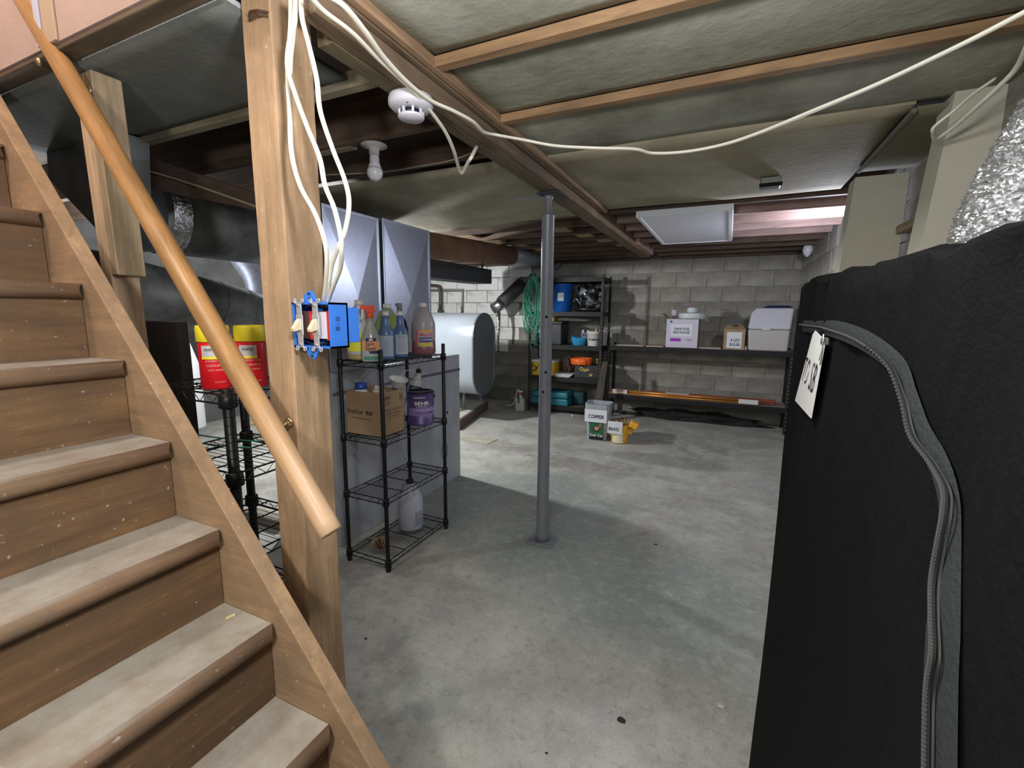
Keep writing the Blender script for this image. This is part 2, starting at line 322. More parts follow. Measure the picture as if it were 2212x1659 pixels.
def panel(name,x0,x1,y0,y1,z,m,sag=.0,nx=16,ny=10,t=.012,wav=0,lbl=None,sg=None):
    bm=BM(); g=[]
    rr=random.Random(int(x0*91+y0*13))
    ph=rr.uniform(0,6)
    for s in (0,1):
        for j in range(ny+1):
            for i in range(nx+1):
                u,v=i/nx,j/ny; x=x0+(x1-x0)*u; y=y0+(y1-y0)*v+wav*math.sin(u*7+ph)*(v*v)
                zz=z-(sg(u,v) if sg else sag*math.sin(PI*v)*(.75+.25*math.sin(u*5+ph))*(1 if 0<u<1 else .9))+s*t
                g.append(bm.verts.new((x,y,zz)))
    k=(nx+1)*(ny+1); I=lambda s,i,j: s*k+j*(nx+1)+i
    bm.verts.ensure_lookup_table(); B=bm.verts
    for j in range(ny):
        for i in range(nx):
            for s in (0,1): f=bm.faces.new([B[q] for q in (I(s,i,j),I(s,i+1,j),I(s,i+1,j+1),I(s,i,j+1))]); f.smooth=True
    for i in range(nx): 
        for j in(0,ny): bm.faces.new([B[q] for q in (I(0,i,j),I(0,i+1,j),I(1,i+1,j),I(1,i,j))])
    for j in range(ny):
        for i in(0,nx): bm.faces.new([B[q] for q in (I(0,i,j),I(0,i,j+1),I(1,i,j+1),I(1,i,j))])
    return obj(name,bm,m,ceiling,label=lbl)
panel('ceiling_panel',-.905,XR,-1.5,.83,2.225,panel_m)
panel('ceiling_panel',-.905,XR,.85,1.285,2.225,panel_m,.012)
panel('ceiling_panel',-.905,XR,1.305,1.735,2.225,panel_m,.014)
panel('ceiling_panel',-.905,XR,1.755,2.25,2.222,panel_m,.012,wav=.02)
panel('ceiling_panel',-.905,.56,2.24,3.50,2.212,panel_t,.006,wav=.012,lbl='yellowish ceiling panel next to the light panel')
panel('ceiling_panel',.565,XR,2.24,3.05,2.19,mat('shaded_ceiling_board',(.17,.155,.10),.9,var=.2),.004,lbl='ceiling panel above the plastered pier, coloured brown for shade')  # same ceiling carried on, its shade painted as darker brown
panel('ceiling_panel',-2.95,-1.14,.80,1.20,2.172,panel_g,0,lbl='dark grey ceiling panel left of the post')
def sgB(u,v): return .03*math.sin(PI*min(1,v*1.1))+.045*max(0,math.sin((u*1.25+.05)*PI))*v*v
panel('ceiling_panel',-3.1,-1.03,2.16,3.50,2.19,panel_t,nx=30,ny=14,wav=.03,lbl='sagging tan ceiling panel between furnace and beam',sg=sgB)
bat=wood('batten_wood',(.31,.185,.09),'x',.6,.7)
for y in (.84,1.295,1.745):
    bm=BM(); box(bm,-.905,XR,y-.019,y+.019,2.192,2.222,.002); obj('batten',bm,bat,ceiling)
bm=BM(); box(bm,-.89,-.865,-.3,3.5,2.19,2.222,.003); obj('batten',bm,wood('batten_wood_y',(.33,.205,.12),'y',.6,.7),ceiling)
bm=BM(); box(bm,-2.95,-1.03,1.195,1.235,2.15,2.20,.003); obj('batten',bm,wood('pale_batten',(.24,.21,.14),'x',.7,.8),ceiling)
# stairwell shaft above the stairs
pink=mat('pinkish_stairwell_plaster',(.40,.29,.25),.85,var=.07,vscale=5,bump=.15)
bm=BM(); box(bm,-3.3,-.95,.745,.80,2.205,4.6); sw=struct('trim_1',bm,pink)
bm=BM(); box(bm,-3.36,-3.3,-.5,.8,2.2,4.6); box(bm,-1.02,-.96,-.5,.745,2.25,4.6); box(bm,-3.36,-.96,-.56,-.5,2.2,4.6); box(bm,-3.36,-.96,-.56,.8,4.6,4.65); struct('trim_2',bm,pink)
a=py(90,40,.74); 
bm=BM(); box(bm,a.x-.035,a.x-.005,.735,.745,2.205,3.2,.002); obj('corner_strip',bm,mat('bluish_strip',(.42,.42,.50),.8),sw,label='pale bluish strip')
bm=BM(); box(bm,a.x+.0,a.x+.07,.738,.745,2.205,3.2,.002); obj('corner_strip',bm,mat('tan_strip',(.40,.29,.20),.8),sw,label='tan strip')
bm=BM(); box(bm,-3.3,-1.14,.747,.80,2.186,2.20,.002); struct('trim_3',bm,wood('header_wood',(.12,.085,.05),'x',.5,.8))
bm=BM(); box(bm,-1.80,-1.14,.80,.855,2.180,2.20,.004); struct('trim_4',bm,mat('plaster_edge',(.42,.44,.46),.9,var=.15,vscale=20,bump=.4))
# right side piers
pier=mat('cream_plaster_pier',(.52,.50,.41),.85,var=.06,vscale=4,bump=.12)
def pierbm(x0t,x0b,x1,y0,y1,z0,z1):
    t=BM(); poly(t,[(x0b,y0,z0),(x1,y0,z0),(x1,y1,z0),(x0b,y1,z0),(x0t,y0,z1),(x1,y0,z1),(x1,y1,z1),(x0t,y1,z1)],[(0,1,2,3),(4,5,6,7),(0,1,5,4),(1,2,6,5),(2,3,7,6),(3,0,4,7)]); 
    bmesh.ops.recalc_face_normals(t,faces=t.faces); return t
t=pierbm(.545,.43,.765,3.02,3.16,0,2.16)
struct('trim_5',t,pier)
t=pierbm(.655,.50,.80,2.2,2.34,0,2.22)
struct('trim_6',t,pier)
bm=BM(); box(bm,.55,.57,2.24,3.05,2.183,2.20,.004); struct('trim_7',bm,mat('grey_ceiling_edge',(.16,.165,.14),.9))
bm=BM(); box(bm,.735,.795,2.36,3.0,1.86,1.90,.004); one('wall_ledger',bm,wood('ledger_wood',(.30,.22,.12),'y'),'short brown wood strip on the block wall between the two cream piers','board',(.765,2.7,1.86))
# ================================================================ beam, posts, column
beamw=wood('beam_wood',(.19,.13,.08),'y',.6,.75); beamb=wood('beam_bottom_wood',(.14,.11,.06),'y',.6,.85)
T=thing('ceiling_beam','long built-up wooden beam running from the rough post to the far wall','beam',(-.965,3.4,2.13))
bm=BM(); box(bm,-1.02,-.965,.965,5.87,2.130,2.40,.003); obj('beam_board',bm,beamb,T)
bm=BM(); box(bm,-.963,-.91,.86,5.87,2.132,2.185,.003); obj('beam_board',bm,beamw,T)
bm=BM(); box(bm,-.963,-.917,.50,5.9,2.187,2.40,.003); obj('beam_board',bm,beamw,T)
bm=BM(); box(bm,-.917,-.893,.50,3.48,2.187,2.215,.003); obj('ledger_strip',bm,beamw,T)
bm=BM(); box(bm,-.96,-.875,4.9,5.86,2.155,2.4,.003); obj('splice_board',bm,wood('splice_wood',(.42,.27,.25),'y',.75),T,label='pinkish splice board at the far end')
postw=wood('rough_sawn_post',(.44,.285,.16),'z',.66,.8,scale=9,grime=(.30,.195,.115))
T=thing('timber_post','thick rough-sawn timber post carrying the light switch box','post',(-1.08,.9,0))
bm=BM(); t=BM(); n=60
for i in range(n):
    z0,z1=2.2*i/n,2.2*(i+1)/n
rr=random.Random(3); ring=[]
base=[(-1.131,.839),(-1.031,.839),(-1.031,.957),(-1.131,.957)]
prof=[]
for i in range(4):
    a,b=V(base[i]+(0,)),V(base[(i+1)%4]+(0,)); 
    for k in (.03,.3,.6,.97): prof.append(a.lerp(b,k))
wob=[0]*16
for i in range(n+1):
    z=2.40*i/n; r=[]
    for k,p in enumerate(prof):
        wob[k]=max(-.0022,min(.0022,wob[k]+rr.uniform(-.0011,.0011)))
        c=V((-1.081,.898,0)); d=(p-c).normalized(); r.append(bm.verts.new(p+d*wob[k]+V((0,0,z))))
    ring.append(r)
for a,b in zip(ring,ring[1:]):
    for k in range(16): bm.faces.new((a[k],a[(k+1)%16],b[(k+1)%16],b[k]))
bm.faces.new(ring[-1]); obj('post_timber',bm,postw,T)
bm=BM()
for p in ((641,12),(655,10)): pass
tube(bm,[(-1.10,.836,2.152),(-1.085,.828,2.156),(-1.055,.826,2.150),(-1.034,.836,2.146)],.0028,6); tube(bm,[(-1.10,.836,2.144),(-1.08,.825,2.14),(-1.05,.826,2.142),(-1.036,.836,2.138)],.0028,6)
obj('cable_staple',bm,mat('rusty_steel',(.14,.09,.06),.6,.7),T)
steel=mat('grey_enamel_steel',(.22,.235,.27),.32,.25,var=.12,vscale=14,bump=.08,bscale=40)
T=thing('steel_column','grey adjustable steel support column under the wooden beam','column',(-.985,2.58,0))
bm=BM(); lathe(bm,[(.044,.012),(.0395,.05),(.038,.1),(.0375,2.0),(.0385,2.002),(.0385,2.016),(.02,2.018)],(0,0,0),28); obj('column_tube',bm,steel,T,local=True)
bm=BM(); lathe(bm,[(.019,1.95),(.019,2.09),(.028,2.10),(.03,2.118)],(0,0,0),16); obj('screw_jack',bm,steel,T,local=True)
bm=BM(); box(bm,-.05,.09,-.06,.06,2.118,2.129,.002); obj('cap_plate',bm,mat('dark_steel',(.07,.075,.085),.5,.5),T,local=True)
bm=BM(); tube(bm,[(0,0,2.108),(-.17,-.10,2.095)],.006,6); obj('jack_handle',bm,steel,T,local=True)
bm=BM(); box(bm,-.085,.085,-.075,.075,0,.010,.003); obj('base_plate',bm,steel,T,local=True)
for z,a in ((1.43,-1.2),(1.27,-2.6),(1.10,-1.15),(.98,-1.5),(1.19,-2.5)):
    bm=BM(); bmesh.ops.create_cone(bm,segments=12,radius1=.008,radius2=.008,depth=.002,cap_ends=True,matrix=Matrix.Translation((.0372*math.cos(a),.0372*math.sin(a),z))@Matrix.Rotation(a+PI/2,4,'Z')@Matrix.Rotation(PI/2,4,'X')); obj('bolt_hole',bm,mat('hole_black',(.004,.004,.004),1),T,local=True)
# stud beside the stairs
T=thing('stair_stud','pair of nailed wood studs standing behind the upper stairs','post',(-1.745,.83,0),0,None,(0,-.026,0))
studw=wood('stud_wood',(.48,.34,.22),'z',.6); studg=wood('green_stud_wood',(.37,.28,.175),'z',.6)
bm=BM(); box(bm,-.07,-.012,-.022,.058,.01,2.16,.003); obj('stud',bm,studw,T,local=True)
bm=BM(); box(bm,-.010,.028,-.022,.058,1.56,2.16,.003); obj('stud',bm,studg,T,local=True,label='short greenish stud ending above the floor')
# ================================================================ stairs
trw=wood('worn_tread_wood',(.25,.15,.085),'y',.55,.75,dust=(.34,.315,.275),grime=(.17,.115,.075)); riw=wood('brown_riser_wood',(.165,.09,.038),'y',.55,.75,grime=(.10,.06,.035)); stw=wood('stringer_wood',(.37,.235,.13),'x',.7,.75,grime=(.25,.165,.10))
T=thing('staircase','steep wooden basement staircase with dusty worn treads','staircase',(-1.3,.2,0))
YS=.69
def tread(k):
    xn=-.785-.178*(k-1); z=.462+.2125*(k-1); t=BM()
    pr=[]                                                   # nosing profile in x,z
    for i in range(9): a=-PI/2+PI*i/8; pr.append((xn-.022+.022*math.cos(a),z-.022+.022*math.sin(a)))
    pr=[(xn-.212,z-.044)]+pr+[(xn-.212,z)]
    prism(t,[(x,-.3,zz) for x,zz in pr],(0,YS-.0015+.3,0))
    # round the far front corner of the nosing
    for v in t.verts:
        if v.co.y>YS-.02 and v.co.x>xn-.031:
            v.co.y-= .016*max(0,(v.co.x-(xn-.02))/.02)
    for f in t.faces: f.smooth=abs(f.normal.y)<.5 and f.calc_area()<.02
    obj('tread',t,trw,T)
    t=BM(); box(t,xn-.050,xn-.030,-.3,YS-.002,z-.2125,z-.044,.001); obj('riser',t,riw,T)
for k in range(0,12): tread(k)
def stringer(y0,y1):
    sl=1.177; P0=V((-.681,0,.399)); f=lambda x: P0.z+(P0.x-x)*sl
    xb=P0.x+P0.z/sl
    pts=[(xb,f(xb)),(-3.0,f(-3.0)),(-3.0,f(-3.0)-.5),(xb-.36,0)]
    t=BM(); prism(t,[(x,y0,z) for x,z in pts],(0,y1-y0,0),.0025); return t
obj('stringer',stringer(YS,YS+.042),stw,T); obj('stringer',stringer(-.342,-.30),stw,T)
# debris on a tread
bm=BM(); c=py(495,1305,.66); tube(bm,[(c.x,c.y-.012,.676),(c.x+.008,c.y+.008,.677)],.003,5); one('wood_chip',bm,mat('yellowish_chip',(.6,.5,.25),.8),'tiny yellow wood chip on a dusty stair tread','debris',(c.x,c.y,.674))
# handrail
railw=wood('handrail_wood',(.43,.235,.09),'z',.55,.42,scale=5,bare=(.60,.40,.25))
YRL=.755
p0=py(716,1152,YRL); p1=py(48,-10,YRL); d=(p1-p0).normalized()
q=d.to_track_quat('Z','Y'); M=Matrix.Translation(p0)@q.to_matrix().to_4x4(); L_=(p1-p0).length+.35
T=thing('handrail','round wooden handrail sloping down in front of the rough post','handrail',p0,0,None,q.to_euler())
bm=BM(); lathe(bm,[(.0245,0),(.0275,.004),(.028,.03),(.028,L_)],(0,0,0),24); obj('rail',bm,railw,T,local=True)
brass=mat('brass_plated',(.62,.5,.3),.3,.9)
for (u,v,yb) in ((612,915,.838),(176,190,.80)):
    c=py(u,v,yb-.02); bm=BM(); tube(bm,[(c.x-.012,YRL+.012,c.z-.022),(c.x-.005,(YRL+yb)/2,c.z-.012),(c.x,yb-.003,c.z)],.006,8); lathe(bm,[(.004,0),(.014,.0),(.012,.006),(.004,.008)],(0,0,0),12,M=Matrix.Translation((c.x,yb,c.z))@Matrix.Rotation(PI/2,4,'X')); obj('bracket',bm,brass,T)
c=py(85,133,.745); bm=BM(); lathe(bm,[(.004,0),(.011,.0),(.010,.006),(.004,.01)],(0,0,0),12,M=Matrix.Translation((c.x,.747,c.z))@Matrix.Rotation(PI/2,4,'X')); obj('bracket',bm,brass,T)
# ================================================================ furnace, ducts, tank
galv=mat('galvanised_sheet',(.50,.54,.66),.34,.93,var=.05,vscale=30,thr=(.35,.65))
galv_d=mat('dull_galvanised_duct',(.21,.225,.23),.5,.3,var=.4,vscale=9,bump=.12,bscale=18,c2=(.32,.34,.35))
cabm=mat('blue_grey_cabinet_paint',(.39,.415,.455),.5,.1,var=.12,vscale=7)
blackm=mat('matte_black',(.006,.006,.007),.9)
T=thing('furnace','grey furnace cabinet with tall galvanised plenums behind the wire rack','furnace',(-2.33,2.65,0))
bm=BM(); box(bm,-2.57,-2.083,1.95,3.37,.0,1.095,.004); obj('cabinet',bm,cabm,T)
bm=BM(); box(bm,-2.083,-2.078,1.95,3.37,.955,.975,.002); obj('trim_strip',bm,mat('cabinet_strip',(.13,.14,.16),.5,.3),T)
bm=BM(); tube(bm,[(-2.0815,3.12+.07*math.cos(a*PI/12)*.62,.30+.07*math.sin(a*PI/12)) for a in range(25)],.0018,5,False); obj('knockout_ring',bm,ink,T)
for y,z,r in ((3.17,.62,.012),(2.6,.38,.006),(2.3,.17,.007),(3.0,.18,.006),(2.1,.55,.005)):
    bm=BM(); lathe(bm,[(r*.3,0),(r,0),(r,.001),(r*.3,.001)],(0,0,0),12,M=Matrix.Translation((-2.083,y,z))@Matrix.Rotation(PI/2,4,'Y')); obj('screw_hole',bm,blackm,T)
def crossbreak(y0,y1,z0,z1,x,d):
    bm=BM(); yc=(y0+y1)/2+.01; zc=z0+(z1-z0)*.47
    poly(bm,[(x,y0,z0),(x,y1,z0),(x,y1,z1),(x,y0,z1),(x+d,yc,zc),(x-.5,y0,z0),(x-.5,y1,z0),(x-.5,y1,z1),(x-.5,y0,z1)],[(0,1,4),(1,2,4),(2,3,4),(3,0,4),(0,3,8,5),(1,6,7,2),(3,2,7,8)]); return bm
for y0,y1,zt in ((1.945,2.395,2.045),(2.435,2.955,2.055)):
    o=obj('plenum',crossbreak(y0,y1,1.10,zt,-2.083,.016),galv,T)
    bm=BM(); box(bm,-2.095,-2.076,y0-.004,y0+.012,1.1,zt,.002); box(bm,-2.095,-2.076,y1-.012,y1+.004,1.1,zt,.002); box(bm,-2.095,-2.077,y0,y1,zt-.022,zt,.002); obj('seam_flange',bm,galv,o)
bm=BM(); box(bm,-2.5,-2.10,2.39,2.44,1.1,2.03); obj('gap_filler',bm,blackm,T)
# ducts
def ring_at(y,x,z,r,m,p): 
    t=BM(); tube(t,[(x,y,z),(x,y+.012,z)],r,32,False); obj('duct_seam',t,m,p)
T=thing('upper_duct','large grey round duct running along behind the wooden posts, upper one','duct',(-2.8,1.7,1.955))
bm=BM(); tube(bm,[(-2.8,1.42,1.955),(-2.8,3.1,1.945)],.198,36); obj('duct_pipe',bm,galv_d,T)
bm=BM(); tube(bm,[(-2.8,1.47,1.955),(-2.8,1.56,1.955)],[.203,.204],36,False); obj('foil_tape',bm,mat('crinkled_foil',(.55,.55,.53),.28,.9,var=.4,vscale=30,bump=.9,bscale=45),T)
bm=BM(); 
pts=[(-2.8,1.44,1.955),(-2.8,1.36,1.952),(-2.80,1.30,1.945)]
tube(bm,pts,[.20,.205,.205],32); obj('duct_elbow',bm,mat('dark_duct',(.12,.125,.13),.55,.3,var=.3,vscale=8),T)
T=thing('lower_duct','smaller round grey duct below the upper one, behind the studs','duct',(-2.8,1.6,1.45))
bm=BM(); tube(bm,[(-2.8,1.22,1.575),(-2.8,1.75,1.475),(-2.8,1.95,1.43),(-2.8,2.15,1.36),(-2.8,2.3,1.27)],.155,36); obj('duct_pipe',bm,galv_d,T)
for y in (1.74,1.92): 
    bm=BM(); z=1.475 if y<1.8 else 1.437; tube(bm,[(-2.8,y,z),(-2.8,y+.012,z-.003)],.159,36,False); obj('duct_seam',bm,galv_d,T)
bm=BM(); tube(bm,spline([(-2.8,1.30,1.56),(-2.8,1.15,1.59),(-2.80,1.03,1.55),(-2.8,.98,1.40),(-2.8,.98,1.2)],5),.15,32); obj('duct_elbow',bm,mat('shiny_duct',(.30,.31,.32),.25,.9,var=.3,vscale=10),T)
bm=BM(); prism(bm,[py(u,v,2.05) for u,v in ((388,690),(450,690),(470,835),(440,808))],(0,.25,0)); obj('slanting_branch',bm,mat('dark_duct',(.1,.1,.1)),T)
T=thing('duct_boot','dark sheet metal duct transition box above the stairs, left of the studs','duct',(-2.75,1.0,1.6))
bm=BM(); prism(bm,[py(u,v,1.12) for u,v in ((98,292),(262,286),(268,420),(232,520),(105,385))],(0,.10,0)); obj('boot_box',bm,mat('dark_duct',(.1,.1,.1)),T)
bm=BM(); c=[py(u,v,1.115) for u,v in ((112,268),(185,280),(185,312),(122,300))]; prism(bm,c,(0,.003,0)); obj('foil_tape',bm,mat('coppery_foil',(.55,.38,.22),.25,.9,var=.5,vscale=40,bump=1,bscale=60),T)
bm=BM(); pts=[py(u,v,1.232) for u,v in ((290,365),(330,372),(400,393),(480,420),(555,447))]; tube(bm,spline(pts),.0045,6)
one('electric_cable',bm,mat('old_cable',(.30,.27,.18),.7),'old cable stretched along the dark joist above the upper duct','cable',pts[0])
bm=BM(); a=py(290,330,1.24); b=py(560,420,1.24); a2=py(290,400,1.24); b2=py(560,455,1.24)
prism(bm,[a,b,b2,a2],(0,.035,0)); one('ledger_board',bm,wood('dark_ledger',(.09,.065,.05),'x'),'dark wooden board above the upper duct','board',a2)
# galvanised elbow seen between the ducts
bm=BM(); c=py(500,540,2.7); tube(bm,spline([c+V((-.30,.3,.33)),c+V((-.2,.2,.12)),c+V((0,.15,-.06)),c+V((.16,.15,-.25)),c+V((.2,.15,-.55))],5),.14,28); T=one('duct_elbow_bright',bm,mat('spangled_galvanised',(.42,.46,.56),.5,.5,var=.25,vscale=30),'bright galvanised duct elbow seen in the gap between the two round ducts','duct',c)
# drain / vent pipes
bm=BM(); a=px(925,533,-2.3); b=py(1062,548,5.2); c=py(1190,562,6.75)
T=thing('vent_pipe','thick round pipe running under the joists to the back wall, rusty then grey','pipe',a)
mid=a.lerp(c,.52)
bm=BM(); tube(bm,[a+V((0,-.2,0)),mid],.108,28); obj('pipe_section',bm,mat('rusty_brown_pipe',(.13,.065,.035),.8,var=.25,vscale=6),T,label='rusty brown pipe section')
bm=BM(); tube(bm,[mid,c],.11,28); obj('pipe_section',bm,mat('grey_pipe',(.16,.18,.20),.5,.4,var=.15),T,label='grey pipe section')
bm=BM(); tube(bm,[c,c+V((.02,.12,0))],.135,24); obj('wall_collar',bm,galv_d,T)
bm=BM(); a=py(925,575,4.4); b=py(1062,596,6.0); d=(b-a)
h=V((0,0,.125)); prism(bm,[a-h,b-h*.9,b+h*.7,a+h*.7],(-.3,.0,0)); tube(bm,[a+h*.5+V((-.1,.1,0)),(a.x-.1,a.y+.1,2.2)],.012,6); tube(bm,[b+h*.5+V((-.1,-.1,0)),(b.x-.1,b.y-.1,2.2)],.012,6); one('rectangular_duct',bm,mat('dark_grey_duct',(.085,.09,.10),.6,.3),'dark rectangular duct below the rusty pipe, right of the furnace','duct',a)
T=thing('flue_stub','short slanting grey flue pipe sticking out of the back wall','pipe',py(1105,630,6.75))
a=py(1128,612,6.76); b=py(1083,655,6.5); bm=BM(); tube(bm,[a,b],.105,24); obj('flue_pipe',bm,mat('smoky_flue',(.13,.13,.125),.55,.5,var=.2),T)
bm=BM(); tube(bm,[a+(a-b)*.02,a+(a-b)*.12],.088,20); obj('pipe_end',bm,galv_d,T)
foil=mat('bright_foil',(.75,.76,.76),.22,.95,var=.35,vscale=26,bump=1,bscale=34)
bm=BM(); c=b+(b-a)*.12; tube(bm,[b,c,c+V((-.09,0,-.04))],[.105,.09,.095],20); tube(bm,[c+V((-.01,-.02,-.02)),c+V((.02,-.03,-.30)),c+V((.0,-.03,-.55)),c+V((.01,-.03,-.72))],[.07,.045,.035,.02],8,flat=.5); obj('foil_wrap',bm,foil,T)
cop=mat('dark_copper',(.12,.085,.065),.5,.5)
bm=BM(); pts=[py(u,v,6.78) for u,v in ((900,617),(940,617),(950,625),(951,668))]; tube(bm,spline(pts,4),.028,10); tube(bm,[pts[-1],pts[-1]+V((0,0,-.06))],.045,10); one('copper_pipe',bm,cop,'dark bent copper pipe above the fuel tank','pipe',pts[-1])
bm=BM(); pts=[py(u,v,6.86) for u,v in ((915,627),(1000,627),(998,675))]; tube(bm,pts,.026,8); one('fill_pipe',bm,mat('grey_iron_pipe',(.26,.25,.24),.7),'thin grey pipe with elbow on the whitewashed wall above the tank','pipe',pts[-1])
# oil tank
tankm=mat('tank_grey_paint',(.36,.40,.44),.30,.25,var=.05,vscale=5); tend=mat('tank_end_shaded',(.15,.165,.18),.4,.3)  # end cap is the tank grey with its shade painted in
T=thing('fuel_tank','silvery grey oval fuel tank standing beyond the furnace','tank',(-3.5,5.24,0))
def obround(x,s=1):
    pts=[]; r=.30*s; hh=.235
    for k in range(13): a=PI*k/12; pts.append((x,5.24+r*math.cos(a),.93+hh+r*math.sin(a)*1.0-.015))
    for k in range(13): a=PI+PI*k/12; pts.append((x,5.24+r*math.cos(a),.93-hh+r*math.sin(a)-.015))
    return pts
bm=BM(); A=[bm.verts.new(p) for p in obround(-4.35)]; B_=[bm.verts.new(p) for p in obround(-2.87)]
for i in range(26): f=bm.faces.new((A[i],A[(i+1)%26],B_[(i+1)%26],B_[i])); f.smooth=True
bm.faces.new(A); obj('tank_shell',bm,tankm,T)
bm=BM(); A=[bm.verts.new(p) for p in obround(-2.87,1.012)]; B_=[bm.verts.new(p) for p in obround(-2.85,1.012)]; C_=[bm.verts.new(p) for p in obround(-2.85,.96)]; D_=[bm.verts.new(p) for p in obround(-2.862,.93)]
for X,Y in ((A,B_),(B_,C_),(C_,D_)):
    for i in range(26): bm.faces.new((X[i],X[(i+1)%26],Y[(i+1)%26],Y[i]))
bm.faces.new(D_); obj('tank_end',bm,tend,T)
for x,y in ((-3.30,5.03),(-3.30,5.45),(-4.1,5.03),(-4.1,5.45)):
    bm=BM(); box(bm,x-.028,x+.028,y-.03,y+.03,.36,.50,.003); tube(bm,[(x,y,.40),(x,y,.126)],.019,10); tube(bm,[(x,y,.128),(x,y,.120)],.05,12); obj('tank_leg',bm,tankm,T)
bm=BM(); tube(bm,[(-3.2,5.24,1.44),(-3.2,5.24,1.52)],.012,8); obj('tank_fitting',bm,cop,T)
bm=BM(); tube(bm,[(-3.9,5.24,1.44),(-3.9,5.24,1.50)],.035,10); obj('tank_fitting',bm,cop,T)
bm=BM(); prism(bm,[(-2.99,4.76,0),(-3.26,6.02,0),(-5.0,6.02,0),(-5.0,4.76,0)],(0,0,.118)); one('tank_pad',bm,mat('pad_concrete',(.50,.49,.42),.9,var=.15,vscale=5,bump=.4),'raised pale concrete pad under the fuel tank','pad',(-4,5.4,0))
bm=BM(); a=V((-2.935,4.70,0)); b=V((-3.215,6.02,0)); d=(b-a).normalized(); n_=V((-d.y,d.x,0))*.04; prism(bm,[a,b,b+n_,a+n_],(0,0,.122),.004); one('curb_board',bm,wood('purplish_board',(.15,.105,.10),'y',.6,.8),'dark reddish board edging the concrete pad of the tank','board',a.lerp(b,.5))
T=thing('fuel_filter','small grey fuel filter canister standing on the floor by the tank','filter',py(1037,868,6.3)); T.location.z=0; T.matrix_basis=Matrix.Translation(T.location)
bm=BM(); lathe(bm,[(.04,0),(.042,.005),(.042,.10),(.02,.12),(.05,.125),(.05,.145),(.01,.15)],(0,0,0),14); obj('filter_bowl',bm,tankm,T,local=True)
# ================================================================ wire racks
wire=mat('black_wire',(.012,.012,.013),.42,.3)
def wire_rack(name,label,loc,rz,LX,LY,levels,hpost,rp=.0125,wires=15,bars=3,group=None):
    """long side along local y, wires run along it"""
    T=thing(name,label,'shelf rack',loc,rz,group)
    for x in (0,LX):
        for y in (0,LY):
            bm=BM(); lathe(bm,[(rp*1.2,0),(rp*1.3,.012),(rp*.7,.016),(rp,.03),(rp,hpost-.003),(rp*.8,hpost)],(x,y,0),12)
            z=.1
            while z<hpost: 
                t=.0008; lathe(bm,[(rp,z),(rp+t,z+.002),(rp,z+.004)],(x,y,0),12,cap=False); z+=.0254
            obj('rack_post',bm,wire,T,local=True)
    for z in levels:
        bm=BM(); s=.0022
        for (a,b) in (((0,0),(LX,0)),((LX,0),(LX,LY)),((LX,LY),(0,LY)),((0,LY),(0,0))):
            A=V((*a,z)); B=V((*b,z)); D=V((0,0,-.028))
            tube(bm,[A,B],.0030,6); tube(bm,[A+D,B+D],.0030,6)
            nz=max(4,int((B-A).length/.032)); pts=[A.lerp(B,.03+.94*i/nz)+(D if i%2 else V((0,0,0))) for i in range(nz+1)]
            tube(bm,pts,.0016,4)
        for i in range(1,wires): x=LX*i/wires; tube(bm,[(x,0,z+.002),(x,LY,z+.002)],.0013,4)
        for i in range(1,bars+1): y=LY*i/(bars+1); tube(bm,[(0,y,z-.001),(LX,y,z-.001)],.0028,5)
        sh=obj('wire_shelf',bm,wire,T,local=True)
        for x in (0,LX):
            for y in (0,LY): bm=BM(); lathe(bm,[(rp*1.15,z-.038),(rp*1.65,z-.034),(rp*1.5,z+.004),(rp*1.15,z+.008)],(x,y,0),12); obj('collar',bm,wire,sh,local=True)
    return T
wire_rack('wire_rack','small black four-tier wire rack holding bottles, in front of the furnace',(-1.927,1.868,0),0,.290,.585,(1.185,.762,.425,.062),1.255,.0115,15)
wire_rack('wire_rack','thick-posted black wire rack behind the stairs, under the red tubs',(-1.310,.835,0),PI/2,.33,.42,(1.205,.965,.695,.41,.10),1.225,.0155,13)
# ================================================================ bottles and cleaning things
def plastic(n,c,a=1,t=0,r=.35): return mat(n,c,r,alpha=a,trans=t)
capw=plastic('white_cap',(.75,.75,.72)); 
def gallon(T,body,liquid,lv,cap,h=.31,r=.075,handle=True):
    s=h/.31
    pr=[(r*.9,0),(r,.01),(r,.16*s),(r*.97,.19*s),(r*.75,.235*s),(r*.4,.275*s),(.021,.285*s),(.021,.295*s)]
    if liquid:
        lp=[(a,b) for a,b in pr if b<lv]+[(r*.98 if lv<.2*s else r*.7,lv)]
        bm=BM(); lathe(bm,lp,(0,0,0),28); obj('liquid',bm,liquid,T,local=True)
        bm=BM(); lathe(bm,[(lp[-1][0],lv+.0005)]+[(a,b) for a,b in pr if b>lv],(0,0,0),28,cap=False); obj('bottle_body',bm,body,T,local=True)
    else:
        bm=BM(); lathe(bm,pr,(0,0,0),28); obj('bottle_body',bm,body,T,local=True)
    bm=BM(); lathe(bm,[(.024,.286*s),(.0245,.29*s),(.0235,h-.002),(.02,h)],(0,0,0),20); obj('cap',bm,cap,T,local=True)
    if handle: bm=BM(); tube(bm,spline([(-.02,0,.275*s),(-r*.75,0,.255*s),(-r*.98,0,.21*s),(-r*.95,0,.16*s)],5),.009,8); obj('handle',bm,body,T,local=True)
camang=lambda p: math.atan2(-p[1],-p[0])
frost=mat('frosted_clear_plastic',(.42,.42,.44),.4,var=.05); 
ZT=1.190
